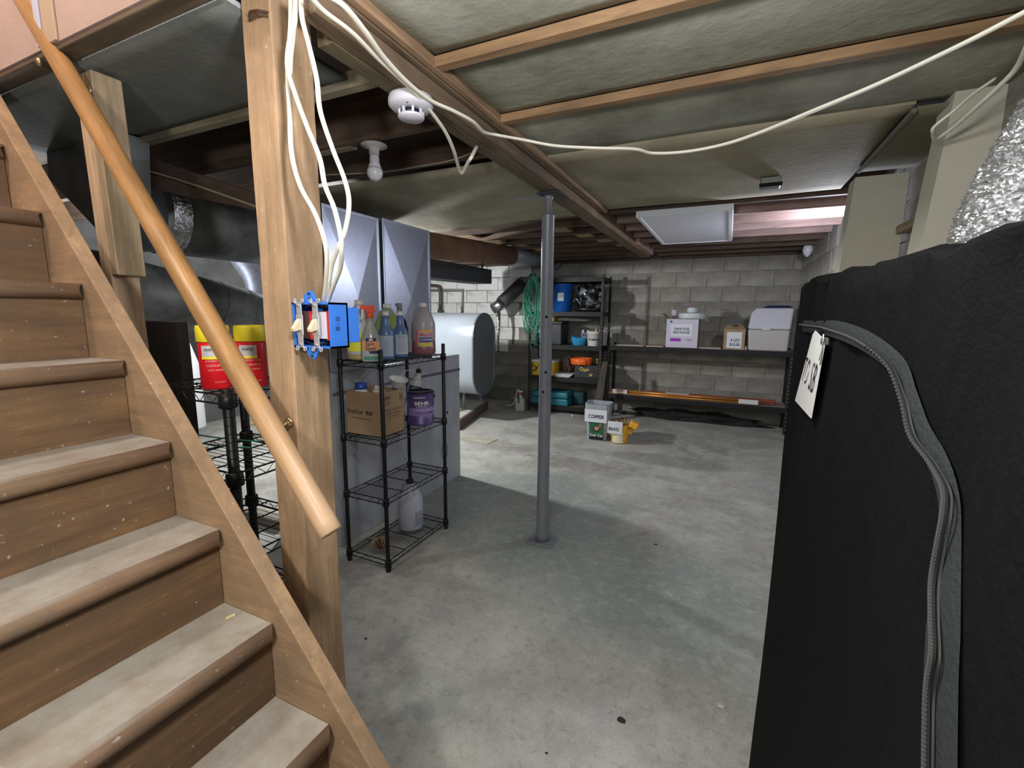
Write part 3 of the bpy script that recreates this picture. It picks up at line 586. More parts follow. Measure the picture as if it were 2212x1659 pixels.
# pink jug
T=thing('cleaner_jug','gallon jug of pink cleaner with white cap, right end of the rack top','bottle',(-1.745,2.395,ZT))
an=camang(T.location); gallon(T,mat('hazy_pink_plastic',(.40,.37,.38),.35),mat('pink_liquid',(.32,.12,.16),.3),.085,capw,.32)
f=arc(.075,.055,an+.05,.001)
sheet(T,.115,.10,f,mat('label_grey',(.50,.48,.52),.5),y=.045); sheet(T,.085,.012,arc(.075,.055,an+.05,.0016),mat('label_orange',(.85,.45,.08),.5),y=.092,x=.012); sheet(T,.085,.028,arc(.075,.055,an+.05,.0016),mat('label_blue',(.04,.06,.28),.5),y=.038,x=.012); sheet(T,.085,.020,arc(.075,.055,an+.05,.0016),mat('label_yellow',(.75,.68,.08),.5),y=.008,x=.012); sheet(T,.02,.1,arc(.075,.055,an+.05,.0014),mat('label_pink',(.60,.18,.2),.5),y=.045,x=-.047)
text(T,[('Max20',.030,.014,.068)],mat('red_ink',(.70,.05,.10),.6),arc(.075,.055,an+.05,.002)); text(T,[('CLEANER',.018,.012,.038)],white_ink,arc(.075,.055,an+.05,.0022)); text(T,[('DEGREASER',.008,.012,.021)],mat('red_ink',(.7,.05,.1)),arc(.075,.055,an+.05,.0022))
bm=BM(); bmesh.ops.create_circle(bm,cap_ends=True,segments=5,radius=.011); 
for v in bm.verts: v.co=arc(.075,.055,an+.05,.0024)(v.co.x+.012,v.co.y+.086)
obj('star_mark',bm,mat('label_orange',(.85,.4,.08)),T,local=True)
# green jug
T=thing('green_liquid_jug','gallon jug of yellow-green liquid behind the blue bottles','bottle',(-1.862,2.195,ZT)); gallon(T,mat('hazy_green_plastic',(.33,.38,.25),.35),mat('green_liquid',(.30,.38,.07),.3),.24,capw,.31)
sheet(T,.09,.1,arc(.075,.05,camang(T.location)),paper,y=.05)
# yellow-label jug
T=thing('yellow_label_jug','clear jug with yellow and green label, partly behind the switch box','bottle',(-1.850,1.950,ZT)); gallon(T,frost,mat('tan_liquid',(.36,.30,.13),.35),.03,plastic('greyish_cap',(.55,.55,.48)),.325)
an=camang(T.location); sheet(T,.15,.095,arc(.075,.045,an,.001),mat('label_lemon',(.72,.70,.05),.5),y=.05); sheet(T,.07,.05,arc(.075,.045,an,.0016),mat('label_green',(.35,.55,.12),.5),y=.085,x=.035); sheet(T,.045,.02,arc(.075,.045,an,.0022),mat('label_rust',(.6,.13,.05),.5),y=.065,x=.015)
# blue quart bottles
bluep=mat('blue_liquid_bottle',(.10,.18,.36),.25,var=.05)
def quart(T,twist,lab):
    r=.043; bm=BM(); lathe(bm,[(r*.93,0),(r,.006),(r,.135),(r*.97,.15),(r*.62,.18),(r*.52,.205),(r*.50,.235),(r*.40,.242)],(0,0,0),26); obj('bottle_body',bm,bluep,T,local=True)
    bm=BM(); lathe(bm,[(.0165,.238),(.0175,.24),(.017,.264),(.014,.266)],(0,0,0),18); obj('cap',bm,capw,T,local=True)
    an=camang(T.location)+twist; sheet(T,.085,.115,arc(r,.07,an,.0008),mat(*lab),y=.005)
    return r,an
T=thing('blue_cleaner_bottle','blue quart bottle with a plain pale blue label, just right of the red-nozzle sprayer','bottle',(-1.727,2.022,ZT)); r,an=quart(T,.0,('label_pale_blue',(.38,.46,.56),.5))
text(T,[('|||||||||||||||||',.006,0,.04-.009*i) for i in range(9)],mat('faint_blue_ink',(.22,.3,.42),.6),arc(r,.07,an,.0014))
T=thing('blue_cleaner_bottle','blue quart bottle with a white printed label, between plain blue bottle and pink jug','bottle',(-1.742,2.165,ZT)); r,an=quart(T,.25,('label_whitish',(.55,.58,.66),.5))
text(T,[('BULLY II',.014,-.002,.052)]+[('DIRECTIONS FOR USE',.0055,-.002,.040-.0095*i,.8) for i in range(9)],mat('dark_grey_ink',(.10,.10,.14)),arc(r,.07,an,.0014))
# purple spray
T=thing('purple_spray_bottle','dark purple spray bottle with grey trigger, hidden behind the second blue bottle','bottle',(-1.880,2.335,ZT))
bm=BM(); lathe(bm,[(.045,0),(.05,.01),(.05,.15),(.04,.20),(.016,.245),(.015,.26)],(0,0,0),20); obj('bottle_body',bm,mat('purple_liquid',(.07,.015,.06),.3),T,local=True)
trig=plastic('grey_trigger',(.30,.30,.31))
def trigger(T,z,m,m2,a,s=1):
    Mx=Matrix.Translation((0,0,z))@Matrix.Rotation(a,4,'Z')@Matrix.Scale(s,4)
    bm=BM(); lathe(bm,[(.017,0),(.018,.02),(.014,.024),(.013,.03)],(0,0,0),14,M=Mx)
    t=BM(); prism(t,[(-.026,-.011,.028),(-.020,-.011,.062),(.035,-.011,.062),(.050,-.011,.058),(.050,-.011,.046),(.022,-.011,.040),(.016,-.011,.028)],(0,.022,0),.002); add(bm,t,Mx); obj('trigger_head',bm,m,T,local=True)
    t=BM(); prism(t,[(.030,-.005,.043),(.039,-.005,.043),(.041,-.005,.015),(.047,-.005,-.006),(.042,-.005,-.008),(.033,-.005,.012)],(0,.010,0)); box(t,.050,.058,-.008,.008,.045,.060,.001); add(bm:=BM(),t,Mx); obj('trigger_lever',bm,m2,T,local=True)
trigger(T,.255,trig,trig,2.6)
# red-nozzle sprayer
T=thing('red_nozzle_sprayer','clear spray bottle with red trigger and orange label, front left of the rack top','bottle',(-1.715,1.885,ZT),0); T.scale=(1.08,1.08,1.08)
clear=mat('clear_plastic',(.33,.36,.32),.15,var=.08,vscale=10)
bm=BM(); lathe(bm,[(.040,0),(.046,.008),(.048,.06),(.046,.11),(.034,.15),(.017,.19),(.015,.215)],(0,0,0),24,sx=1.0,sy=.75,M=Matrix.Rotation(camang(T.location)+PI/2,4,'Z')); obj('bottle_body',bm,clear,T,local=True)
trigger(T,.212,mat('nozzle_red',(.85,.10,.045),.4),capw,camang(T.location)-PI/2+.25,.98)
an=camang(T.location); N_=V((math.cos(an),math.sin(an),0)); Rr=V((-math.sin(an),math.cos(an),0))
def bulge(off): return lambda x,y: N_*(.0365*math.sqrt(max(0,1-(x/.0485)**2))+off)+Rr*x+V((0,0,.065+y))
sheet(T,.082,.085,bulge(.0012),mat('label_white_green',(.42,.48,.44),.5),y=-.02); sheet(T,.082,.046,bulge(.0018),mat('label_orange_soft',(.82,.38,.20),.5),y=.012); sheet(T,.046,.016,bulge(.002),mat('label_navy',(.02,.02,.10),.5),y=.043); sheet(T,.018,.009,bulge(.0026),mat('label_cream',(.7,.68,.45),.5),y=.043); sheet(T,.05,.014,bulge(.002),mat('label_navy',(.02,.02,.1)),y=-.018,x=.016); sheet(T,.07,.02,bulge(.002),mat('label_teal',(.10,.30,.22),.5),y=-.048)
text(T,[('Spic',.027,-.004,.023),('Span',.027,-.002,.001)],ink,bulge(.003))
# second shelf
ZS=.767
T=thing('cardboard_box','open brown cardboard box of bottles on the second rack shelf','box',(-1.685,1.895,ZS),PI/2*0)
card=mat('cardboard',(.36,.245,.145),.85,var=.08,vscale=20); cx0,cx1,cy0,cy1=-.235,.012,.0,.195; hb=.248
bm=BM(); t=.004
box(bm,cx0,cx1,cy0,cy0+t,0,hb); box(bm,cx0,cx1,cy1-t,cy1,0,hb); box(bm,cx0,cx0+t,cy0+t,cy1-t,0,hb); box(bm,cx1-t,cx1,cy0+t,cy1-t,0,hb); box(bm,cx0,cx1,cy0,cy1,0,t); obj('carton',bm,card,T,local=True)
fa=flat((cx0+.1,cy0-.0,hb*.5),(1,0,0),(0,0,1)); fb=flat((cx1,.1,hb*.5),(0,1,0),(0,0,1))
text(T,[('freshw  ter',.042,0,.008),('Chemical Dispensing Tips',.013,.0,-.028)],mat('carton_ink',(.06,.035,.02),.8),fa)
bm=BM(); 
for k in range(10): a=2*PI*k/10; bm.verts.new(fa(.045+.0055*math.cos(a),.004+.0075*math.sin(a)+(.006 if k in(2,3) else 0)))
bm.faces.new(bm.verts); obj('drop_mark',bm,mat('drop_brown',(.12,.03,.01),.8),T,local=True,keep=True)
text(T,[('80041',.030,-.052,.088),('24 x 1 GAL',.009,-.055,.068),('NET WT 200 OZ',.009,-.05,.057),('STORE IN COOL, DRY PLACE',.012,.004,.02),('IN CASE OF EMERGENCY',.010,.004,-.003),('CALL 1-800-255-3924',.010,.004,-.018),('|',.001,0,0)],mat('carton_ink',(.06,.035,.02)),fb)
bm=BM()
def frame_rect(bm,f,x,y,w,h,t):
    for X,Y,a,b in ((x,y+h/2,w,t),(x,y-h/2,w,t),(x-w/2,y,t,h),(x+w/2,y,t,h)):
        vs=[bm.verts.new(f(X+i*a/2,Y+j*b/2)) for i,j in((-1,-1),(1,-1),(1,1),(-1,1))]; bm.faces.new(vs)
frame_rect(bm,fb,.072,.082,.026,.042,.0016)
for X in (.066,.078):
    for (a,b,c,d) in ((.004,.022,0,-.002),(.008,.004,0,.010)): vs=[bm.verts.new(fb(X+c+i*a/2,.08+d+j*b/2)) for i,j in((-1,-1),(1,-1),(1,1),(-1,1))]; bm.faces.new(vs)
for yy in (.008,-.032): vs=[bm.verts.new(fb(.004+i*.055,yy+j*.0005)) for i,j in((-1,-1),(1,-1),(1,1),(-1,1))]; bm.faces.new(vs)
obj('arrow_mark',bm,mat('carton_ink',(.06,.035,.02)),T,local=True,keep=True)
def jar(label,x,y,r,h,body,capc,caph,name='plastic_jug'):
    T=thing(name,label,'bottle',(x,y,ZS+.006)); bm=BM(); lathe(bm,[(r*.95,0),(r,.01),(r,h-.03),(r*.8,h-.012),(r*.7,h)],(0,0,0),22); obj('bottle_body',bm,body,T,local=True)
    bm=BM(); lathe(bm,[(r*.74,h),(r*.76,h+.004),(r*.74,h+caph-.003),(r*.6,h+caph)],(0,0,0),22); obj('cap',bm,capc,T,local=True)
whitep=plastic('white_plastic',(.70,.70,.68))
jar('white jug with a wide blue lid inside the cardboard box',-1.865,1.955,.045,.245,whitep,mat('blue_lid',(.02,.06,.33),.4),.035)
jar('small white-capped jar inside the cardboard box, middle one',-1.79,2.02,.036,.235,whitep,capw,.028)
jar('white tub nearest the printed corner inside the cardboard box',-1.732,1.952,.045,.240,whitep,whitep,.012)
T=thing('white_scoop_cup','white plastic cup with long thin handle resting on the cardboard box','cup',(-1.715,2.085,ZS+hb+.002),0,None,(0,.25,0))
bm=BM(); lathe(bm,[(.026,0),(.033,.01),(.052,.048),(.057,.052),(.057,.058),(.053,.057),(.048,.046),(.030,.012),(.001,.008)],(0,0,0),26,cap=False); obj('cup_bowl',bm,whitep,T,local=True)
bm=BM(); tube(bm,spline([(-.02,.045,.055),(-.02,.075,.085),(-.01,.12,.09),(0,.15,.07)],5),.003,6,flat=.5); obj('cup_handle',bm,whitep,T,local=True)
T=thing('cleaner_bottle','leaning white bottle with navy label and yellow tip behind the cup','bottle',(-1.865,2.375,ZS+.012),0,None,(-.20,.16,0))
bm=BM(); lathe(bm,[(.042,0),(.045,.01),(.046,.17),(.043,.20),(.022,.27),(.015,.29)],(0,0,0),24); obj('bottle_body',bm,mat('offwhite_plastic',(.52,.52,.50),.4),T,local=True)
bm=BM(); lathe(bm,[(.017,.288),(.018,.292),(.017,.312),(.012,.314)],(0,0,0),16); obj('cap',bm,mat('black_cap',(.01,.01,.01),.4),T,local=True)
bm=BM(); lathe(bm,[(.006,.314),(.004,.345),(.002,.35)],(0,0,0),10); obj('spout_tip',bm,mat('yellow_tip',(.75,.55,.05),.4),T,local=True)
an=camang(T.location)+.1; sheet(T,.105,.055,arc(.0455,.16,an,.001),mat('label_navy',(.02,.02,.1)),y=.015); sheet(T,.10,.10,arc(.0455,.10,an,.0008),paper,y=-.02)
text(T,[('ZEP',.026,0,.016,1.1)],white_ink,arc(.0455,.16,an,.002)); text(T,[('COMMERCIAL',.013,0,-.03),('CLEANER',.013,0,-.055)],mat('label_navy',(.02,.02,.1)),arc(.0455,.16,an,.002))
bm=BM(); tube(bm,[arc(.0455,.16,an,.0025)(.036*math.cos(a*PI/12),.016+.018*math.sin(a*PI/12)) for a in range(25)],.0009,4,False); obj('oval_mark',bm,white_ink,T,local=True)
T=thing('paint_can','gallon paint can with purple printed side beside the cardboard box','paint can',(-1.695,2.28,ZS))
bm=BM(); lathe(bm,[(.080,0),(.083,.003),(.083,.012),(.081,.015),(.081,.195)],(0,0,0),32); obj('can_body',bm,mat('purple_can_print',(.10,.07,.20),.4,.2,var=.1),T,local=True)
bm=BM(); lathe(bm,[(.081,.195),(.085,.198),(.085,.204),(.075,.206),(.072,.199),(.001,.199)],(0,0,0),32,cap=False); obj('lid',bm,mat('dark_lid',(.03,.03,.04),.3,.7),T,local=True)
an=camang(T.location)+.15
sheet(T,.20,.05,arc(.081,.085,an,.0008),mat('lilac_print',(.28,.20,.45),.45),y=.0,n=14)
text(T,[('PREMIUM PLUS',.011,-.02,.088),('BEHR',.032,-.005,.052,1.15),('INTERIOR PAINT',.009,-.005,.033)],white_ink,arc(.081,.085,an,.0018)); text(T,[('BATHROOM, CEILING, TRIM',.011,.015,.012),('FAST DRYING',.010,.01,-.032)],mat('pale_lilac_ink',(.55,.5,.7)),arc(.081,.085,an,.0018)); text(T,[('PAINT & PRIMER',.015,.02,-.008)],mat('label_navy',(.02,.02,.1)),arc(.081,.085,an,.0018))
bm=BM(); tube(bm,spline([V((.084*math.cos(an+1.5),.084*math.sin(an+1.5),.17)),V((.1*math.cos(an+.9),.1*math.sin(an+.9),.235)),V((0,0,.275)),V((.09*math.cos(an-1.2),.09*math.sin(an-1.2),.24)),V((.084*math.cos(an-1.6),.084*math.sin(an-1.6),.17))],6),.0013,5); obj('bail_handle',bm,mat('steel_wire',(.5,.5,.5),.4,.8),T,local=True)
bm=BM(); lathe(bm,[(.003,0),(.012,0),(.010,.005),(.003,.006)],(0,0,0),12,M=Matrix.Translation((.081*math.cos(an+1.35),.081*math.sin(an+1.35),.17))@Matrix.Rotation(PI/2,4,'Y')@Matrix.Rotation(0,4,'X')); obj('handle_ear',bm,mat('dark_lid',(.03,.03,.04)),T,local=True)
# bottom shelf
T=thing('bleach_jug','white gallon jug with navy cap on the lowest rack shelf','bottle',(-1.778,2.26,.067))
gallon(T,mat('bluish_white_plastic',(.50,.54,.64),.35,var=.04),None,0,mat('navy_cap',(.01,.012,.07),.4),.325,.078)
an=camang(T.location)+.75; sheet(T,.06,.09,arc(.078,.06,an,.001),mat('label_slate',(.25,.30,.42),.5),y=.02); sheet(T,.05,.035,arc(.078,.06,an,.0016),mat('label_beige',(.5,.42,.42),.5),y=.045); text(T,[('BLEACH',.013,0,.045)],mat('label_navy',(.02,.02,.1)),arc(.078,.06,an,.0022))
T=thing('pine_cone','pine cone with pale scale tips lying on the lowest rack shelf','pine cone',(-1.765,1.955,.066))
conec=mat('cone_core',(.06,.03,.015),.8); conet=mat('cone_tips',(.45,.33,.22),.7)
bm=BM(); bmesh.ops.create_uvsphere(bm,u_segments=14,v_segments=9,radius=1,matrix=Matrix.Translation((0,0,.033))@Matrix.Diagonal((.046,.036,.028,1))); obj('cone_core',bm,conec,T,local=True)
bm=BM()
for i in range(110):
    ph=math.acos(1-2*(i+.5)/110); a=i*2.39996; n_=V((math.sin(ph)*math.cos(a),math.sin(ph)*math.sin(a),math.cos(ph)))
    p=V((n_.x*.046,n_.y*.036,.033+n_.z*.028)); x,y=frame(n_)
    e=p+n_*.013+x*.004; poly(bm,[p-y*.004,p+y*.004,e+y*.006,e+x*.004,e-y*.006],[(0,1,2,3,4)])
obj('cone_scales',bm,conet,T,local=True,kind='stuff')
# ================================================================ switch box and its cables
bluebox=mat('blue_box_plastic',(.035,.17,.62),.45,var=.06,vscale=25); white_c=mat('cream_cable',(.80,.77,.66),.5,var=.05,vscale=30)
T=thing('switch_box','blue plastic double switch box screwed to the rough post, toggles exposed','switch',(-.965,.846,1.415))
x0,x1,y0,y1,z0,z1=-1.030,-.897,.846,.905,1.358,1.473; t=.005
bm=BM(); box(bm,x0,x0+t,y0,y1,z0,z1); box(bm,x1-t,x1,y0,y1,z0,z1); box(bm,x0,x1,y0,y1,z0,z0+t); box(bm,x0,x1,y0,y1,z1-t,z1); box(bm,x0,x1,y1-t,y1,z0,z1); obj('box_shell',bm,bluebox,T)
bm=BM(); box(bm,x1-.03,x1-.0005,y1-.001,.945,z0+.012,z1-.012,.001); obj('box_extension',bm,bluebox,T)
for s,zz in ((1,z1),(-1,z0)):
    bm=BM(); y=y0+.004; cxx=-.968
    prism(bm,[(cxx-.028,y,zz-s*.004),(cxx+.026,y,zz-s*.004),(cxx+.010,y,zz+s*.024),(cxx+.004,y,zz+s*.030),(cxx-.006,y,zz+s*.029),(cxx-.020,y,zz+s*.020)],(0,.005,0),.0008); o=obj('mounting_ear',bm,bluebox,T)
    for dx,dz in((0,.010),(-.003,.022)): bm=BM(); lathe(bm,[(.001,0),(.0038,0),(.0034,.0015),(.001,.002)],(0,0,0),10,M=Matrix.Translation((cxx+dx,y-.0003,zz+s*dz))@Matrix.Rotation(PI/2,4,'X')); obj('ear_screw',bm,mat('dark_screw',(.04,.04,.05),.4,.6),o)
stl=mat('switch_yoke_steel',(.55,.56,.60),.35,.6); ivory=mat('ivory_plastic',(.62,.56,.38),.4)
for cx_ in (-1.002,-.945):
    zc=(z0+z1)/2
    bm=BM(); box(bm,cx_-.019,cx_+.019,y0+.012,y0+.045,zc-.036,zc+.036,.002); obj('switch_body',bm,mat('brown_bakelite',(.075,.04,.03),.5),T)
    bm=BM(); box(bm,cx_-.009,cx_+.009,y0-.004,y0-.0015,zc-.058,zc+.058,.0006); box(bm,cx_-.012,cx_+.012,y0-.0045,y0-.0018,zc-.026,zc+.026,.001)
    for s in(1,-1):
        for q in(-1,1): tube(bm,[(cx_+q*.008,y0-.003,zc+s*.055),(cx_+q*.0125,y0-.003,zc+s*.060)],.0028,6); lathe(bm,[(.0030,-.0012),(.0062,-.0012),(.0062,.0012),(.0030,.0012),(.0030,-.0012)],(0,0,0),12,M=Matrix.Translation((cx_+q*.0135,y0-.003,zc+s*.0615))@Matrix.Rotation(PI/2,4,'X'),cap=False)
    o=obj('switch_yoke',bm,stl,T)
    for s in(1,-1): bm=BM(); lathe(bm,[(.001,0),(.0042,0),(.0036,.0022),(.001,.0026)],(0,0,0),12,M=Matrix.Translation((cx_,y0-.004,zc+s*.050))@Matrix.Rotation(PI/2,4,'X')); obj('yoke_screw',bm,mat('zinc_screw',(.45,.45,.48),.35,.8),o)
    bm=BM(); prism(bm,[(cx_-.006,y0-.004,zc+.016),(cx_-.006,y0-.010,zc+.014),(cx_-.006,y0-.026,zc-.008),(cx_-.006,y0-.024,zc-.016),(cx_-.006,y0-.004,zc-.012)],(.012,0,0),.001); obj('toggle',bm,ivory,T)
red=mat('red_switch_back',(.55,.03,.025),.5)
for a,b in ((-.983,-.966),(-.924,-.906)): bm=BM(); box(bm,a,b,y0+.010,y0+.03,zc-.038,zc+.036,.001); obj('red_insert',bm,red,T)
bm=BM(); box(bm,-.966,-.921,y0+.009,y0+.0115,zc-.034,zc+.034,.0005); obj('white_insert',bm,mat('white_insert',(.55,.53,.6),.6),T)
bm=BM(); tube(bm,spline([(-1.0,y0+.02,zc+.045),(-.975,y0+.01,zc+.052),(-.95,y0+.02,zc+.045)]),.004,6); obj('wire_loop',bm,mat('black_wire_insulation',(.01,.01,.01),.3),T); bm=BM(); tube(bm,spline([(-1.01,y0+.02,zc-.04),(-.97,y0+.012,zc-.05),(-.93,y0+.02,zc-.045)]),.004,6); obj('wire_loop',bm,mat('black_wire_insulation',(.01,.01,.01),.3),T)
text(T,[('10',.016,-.004,.016),('_',.016,-.002,.011),('EB',.014,-.004,-.008)],mat('marker_ink',(.01,.02,.08),.6),flat((x1,y0+.026,zc),(0,1,0),(0,0,1),.0008),local=False)
def cable(name,pts,label,r=.0068,flat_=.62,grp=None,m=None,sm=8,cat='cable'):
    pts=[V(p) for p in pts]; bm=BM(); tube(bm,spline(pts,sm),r,8,flat=flat_); return one(name,bm,m or white_c,label,cat,pts[0],grp)
def on(u,v,y): return py(u,v,y)
top=(-.962,.885,z1-.008)
cable('switch_cable',[on(629,-8,.83),on(628,60,.83),on(622,150,.83),on(626,240,.825),on(630,330,.81),on(648,400,.80),on(680,460,.79),on(700,515,.79),on(706,560,.81),on(703,620,.85),top],'leftmost white cable from the post top, bowing left then down to the blue box')
cable('switch_cable',[on(640,-8,.83),on(636,50,.828),on(624,100,.826),on(622,150,.822),on(640,210,.81),on(662,270,.80),on(690,340,.79),on(702,400,.79),on(722,450,.79),on(735,505,.79),on(738,540,.80),on(735,580,.83),on(718,625,.86),(-.955,.89,z1-.008)],'second white cable crossing in the middle of the post bundle down to the blue box')
cable('switch_cable',[on(650,-8,.832),on(653,40,.83),on(668,100,.83),on(684,170,.83),on(692,240,.83),on(718,320,.84),on(745,390,.85),on(754,440,.85),on(745,500,.85),(on(728,540,.85)),on(715,580,.86),on(708,630,.87),(-.968,.895,z1-.008)],'rightmost white cable bowing out past the post edge down to the blue box')
cable('switch_cable',[on(634,-8,.836),on(634,60,.834),on(628,120,.834),(on(626,160,.833))],'short pale end of white cable doubled beside the bundle at the post top')
cable('ceiling_cable',[pz(664,-14,2.112),pz(700,24,2.112),pz(760,70,2.112),pz(820,130,2.112),pz(890,195,2.105),pz(930,240,2.09),pz(962,285,2.07),pz(980,325,2.05),pz(992,366,2.035),pz(998,374,2.03),pz(1010,352,2.04),pz(1018,340,2.05),pz(1027,322,2.10),pz(1030,316,2.13)],'white cable hanging in a V from the beam beside the bulb',.007)
cable('ceiling_cable',[pz(705,-12,2.12),pz(745,15,2.115),pz(790,70,2.112),pz(830,125,2.11),pz(880,178,2.105),pz(930,217,2.10),pz(980,240,2.10),pz(1020,262,2.10),pz(1045,285,2.105),pz(1075,292,2.11),pz(1130,302,2.08),pz(1200,315,2.05),pz(1290,320,2.03),pz(1370,322,2.025),pz(1410,331,2.02),pz(1480,328,2.015),pz(1560,313,2.015),pz(1640,287,2.02),pz(1760,238,2.03),pz(1900,180,2.045),pz(2080,95,2.06),pz(2230,18,2.075)],'long white cable sagging across under the ceiling to the upper right corner',.0082)
cable('looped_cable',[pz(2235,62,2.12),pz(2200,140,2.10),pz(2160,185,2.08),pz(2100,240,2.06),pz(2060,275,2.05),pz(2022,300,2.04),pz(2016,285,2.04),pz(2020,272,2.05),pz(2060,240,2.08),pz(2100,205,2.12),pz(2150,170,2.16)],'white cable with a narrow loop near the foil duct, top right',.0075)
# smoke detector, bulb
T=thing('smoke_detector','round white smoke detector under the wooden beam','smoke detector',(-.965,1.285,2.128)); T.scale=(1.18,1.18,1.1)
wd=mat('detector_white',(.66,.65,.72),.4)
bm=BM(); lathe(bm,[(.050,0),(.058,-.004),(.060,-.012),(.060,-.026),(.052,-.034),(.036,-.038)],(0,0,0),36); obj('detector_base',bm,wd,T,local=True)
bm=BM(); lathe(bm,[(.026,-.036),(.026,-.052)],(0,0,0),20); obj('sensing_chamber',bm,mat('chamber_dark',(.01,.012,.03),.4),T,local=True)
for k in range(8): a=k*PI/4; bm=BM(); box(bm,.029,.034,-.003,.003,-.052,-.036,M=Matrix.Rotation(a,4,'Z')); obj('chamber_rib',bm,wd,T,local=True)
bm=BM(); lathe(bm,[(.035,-.052),(.036,-.055),(.033,-.060),(.001,-.062)],(0,0,0),28); obj('detector_cap',bm,wd,T,local=True)
bm=BM(); lathe(bm,[(.001,0),(.002,0),(.002,.001),(.001,.001)],(.02,-.042,-.0365),8); obj('indicator_hole',bm,blackm,T,local=True)
T=thing('light_bulb_fixture','unlit white light bulb hanging in a round porcelain holder from a joist','light bulb',(-1.445,1.655,2.168))
bm=BM(); lathe(bm,[(.050,0),(.056,-.003),(.056,-.007),(.03,-.013),(.022,-.022),(.021,-.045)],(0,0,0),28); obj('porcelain_holder',bm,mat('dusty_porcelain',(.48,.46,.44),.4,var=.15,vscale=25),T,local=True)
bm=BM(); lathe(bm,[(.020,-.046),(.019,-.052),(.0205,-.054),(.021,-.075),(.029,-.097)],(0,0,0),24); obj('bulb_base',bm,mat('bulb_body_white',(.62,.62,.66),.4),T,local=True)
bm=BM(); lathe(bm,[(.0295,-.098),(.0335,-.108),(.034,-.118),(.031,-.131),(.022,-.142),(.010,-.148),(.001,-.149)],(0,0,0),24); obj('bulb_globe',bm,mat('bulb_globe_white',(.75,.76,.80),.25),T,local=True)
bm=BM(); box(bm,-1.85,-1.56,1.63,1.68,2.168,2.2,.003); one('joist_scab',bm,wood('pale_batten',(.24,.21,.14),'x'),'short pale board nailed under the joist left of the bulb','board',(-1.7,1.655,2.168))
cable('joist_cable',[pz(700,378,2.19),pz(820,372,2.19),pz(900,360,2.17),pz(960,350,2.17),pz(1000,338,2.18),pz(1024,328,2.19)],'thin dusty cable along the dark joist behind the bulb',.005,m=mat('old_cable',(.3,.27,.18),.7))
# light panel
T=thing('troffer_light','flat white ceiling light panel, unlit, hanging beyond the beam','light',(-.35,4.3,2.13))
lp=mat('panel_frame_white',(.75,.80,.86),.45); dif=mat('panel_diffuser',(.78,.79,.88),.5)
X0,X1,Y0,Y1=-.672,-.022,3.56,5.03; ZL=2.198
bm=BM(); box(bm,X0+.03,X1-.03,Y0+.03,Y1-.03,ZL-.040,ZL-.004); obj('diffuser',bm,dif,T)
for a in ((X0,X1,Y0,Y0+.032),(X0,X1,Y1-.032,Y1),(X0,X0+.032,Y0+.032,Y1-.032),(X1-.032,X1,Y0+.032,Y1-.032)): bm=BM(); box(bm,*a,ZL-.045,ZL,.004); obj('frame_rail',bm,lp,T)
bm=BM(); box(bm,-.1,.02,6.80,6.89,2.22,2.30,.006); one('white_block',bm,mat('whitish_wood',(.6,.58,.5),.7),'small whitish wood block on top of the back wall','block',(-.04,6.85,2.22))
# hanging lamp & small ceiling box at right
c=pz(1665,385,2.205); T=thing('ceiling_junction_box','small square metal box on the ceiling panel in front of the light panel','electrical box',c)
bm=BM(); box(bm,c.x-.05,c.x+.05,c.y-.045,c.y+.045,2.155,2.203,.004); obj('box_body',bm,mat('grey_metal_box',(.22,.24,.22),.5,.4),T)
bm=BM(); box(bm,c.x-.056,c.x+.056,c.y-.052,c.y-.046,2.150,2.17,.001); obj('box_rim',bm,blackm,T)
c=py(1746,530,6.1); T=thing('hanging_bulb','small white bulb hanging near the back right corner','light bulb',c)
bm=BM(); tube(bm,[c,(c.x,c.y,2.2)],.006,6); obj('bulb_cord',bm,blackm,T)
bm=BM(); lathe(bm,[(.02,.06),(.022,.03),(.045,-.01),(.052,-.05),(.04,-.09),(.015,-.12),(.001,-.125)],c,18); obj('bulb_globe',bm,mat('bulb_globe_white',(.7,.7,.7)),T)
# ================================================================ black zip-up fabric enclosure
fab=mat('black_fabric',(.0034,.0034,.0038),.85,var=.3,vscale=60,bump=.3,bscale=240,spec=.1)
XF=.15; YE=1.30
T=thing('fabric_enclosure','tall black zip-up fabric enclosure filling the right foreground','enclosure',(.5,.72,0))
bm=BM(); g=[]; ny,nz=60,50
def fx(y,z):
    f=min(1,(YE-y)/.15)
    return XF-.006*math.sin(z*5+y*9)*f+.004*math.sin(y*42+z*7)*max(0,(z-1.0)/.5)-.012*max(0,(.45-z))*(1 if y>1.1 else .6)
ZTf=lambda y: 1.500+.018*max(0,(y-.5)/.8)+.004*math.sin(y*23)+.003*math.sin(y*61)
for j in range(nz+1):
    row=[]
    for i in range(ny+1):
        y=-.2+(YE+.2)*i/ny; z=ZTf(y)*j/nz
        xx=fx(y,z); row.append(bm.verts.new((xx,y+(.012*math.sin(z*6)+.02*max(0,.5-z) if i==ny else 0),z)))
    g.append(row)
for j in range(nz):
    for i in range(ny): f=bm.faces.new((g[j][i],g[j][i+1],g[j+1][i+1],g[j+1][i])); f.smooth=True
# top with a soft raised hem
prev=g[nz]
for dx,dz in ((.004,.004),(.012,.007),(.05,.014),(.09,.012),(.6,.0)):
    row=[bm.verts.new((XF+dx,p.co.y,ZTf(p.co.y)+dz*(1+.5*math.sin(p.co.y*17+dx*40)))) for p in g[nz]]
    for i in range(ny): f=bm.faces.new((prev[i],prev[i+1],row[i+1],row[i])); f.smooth=True
    prev=row
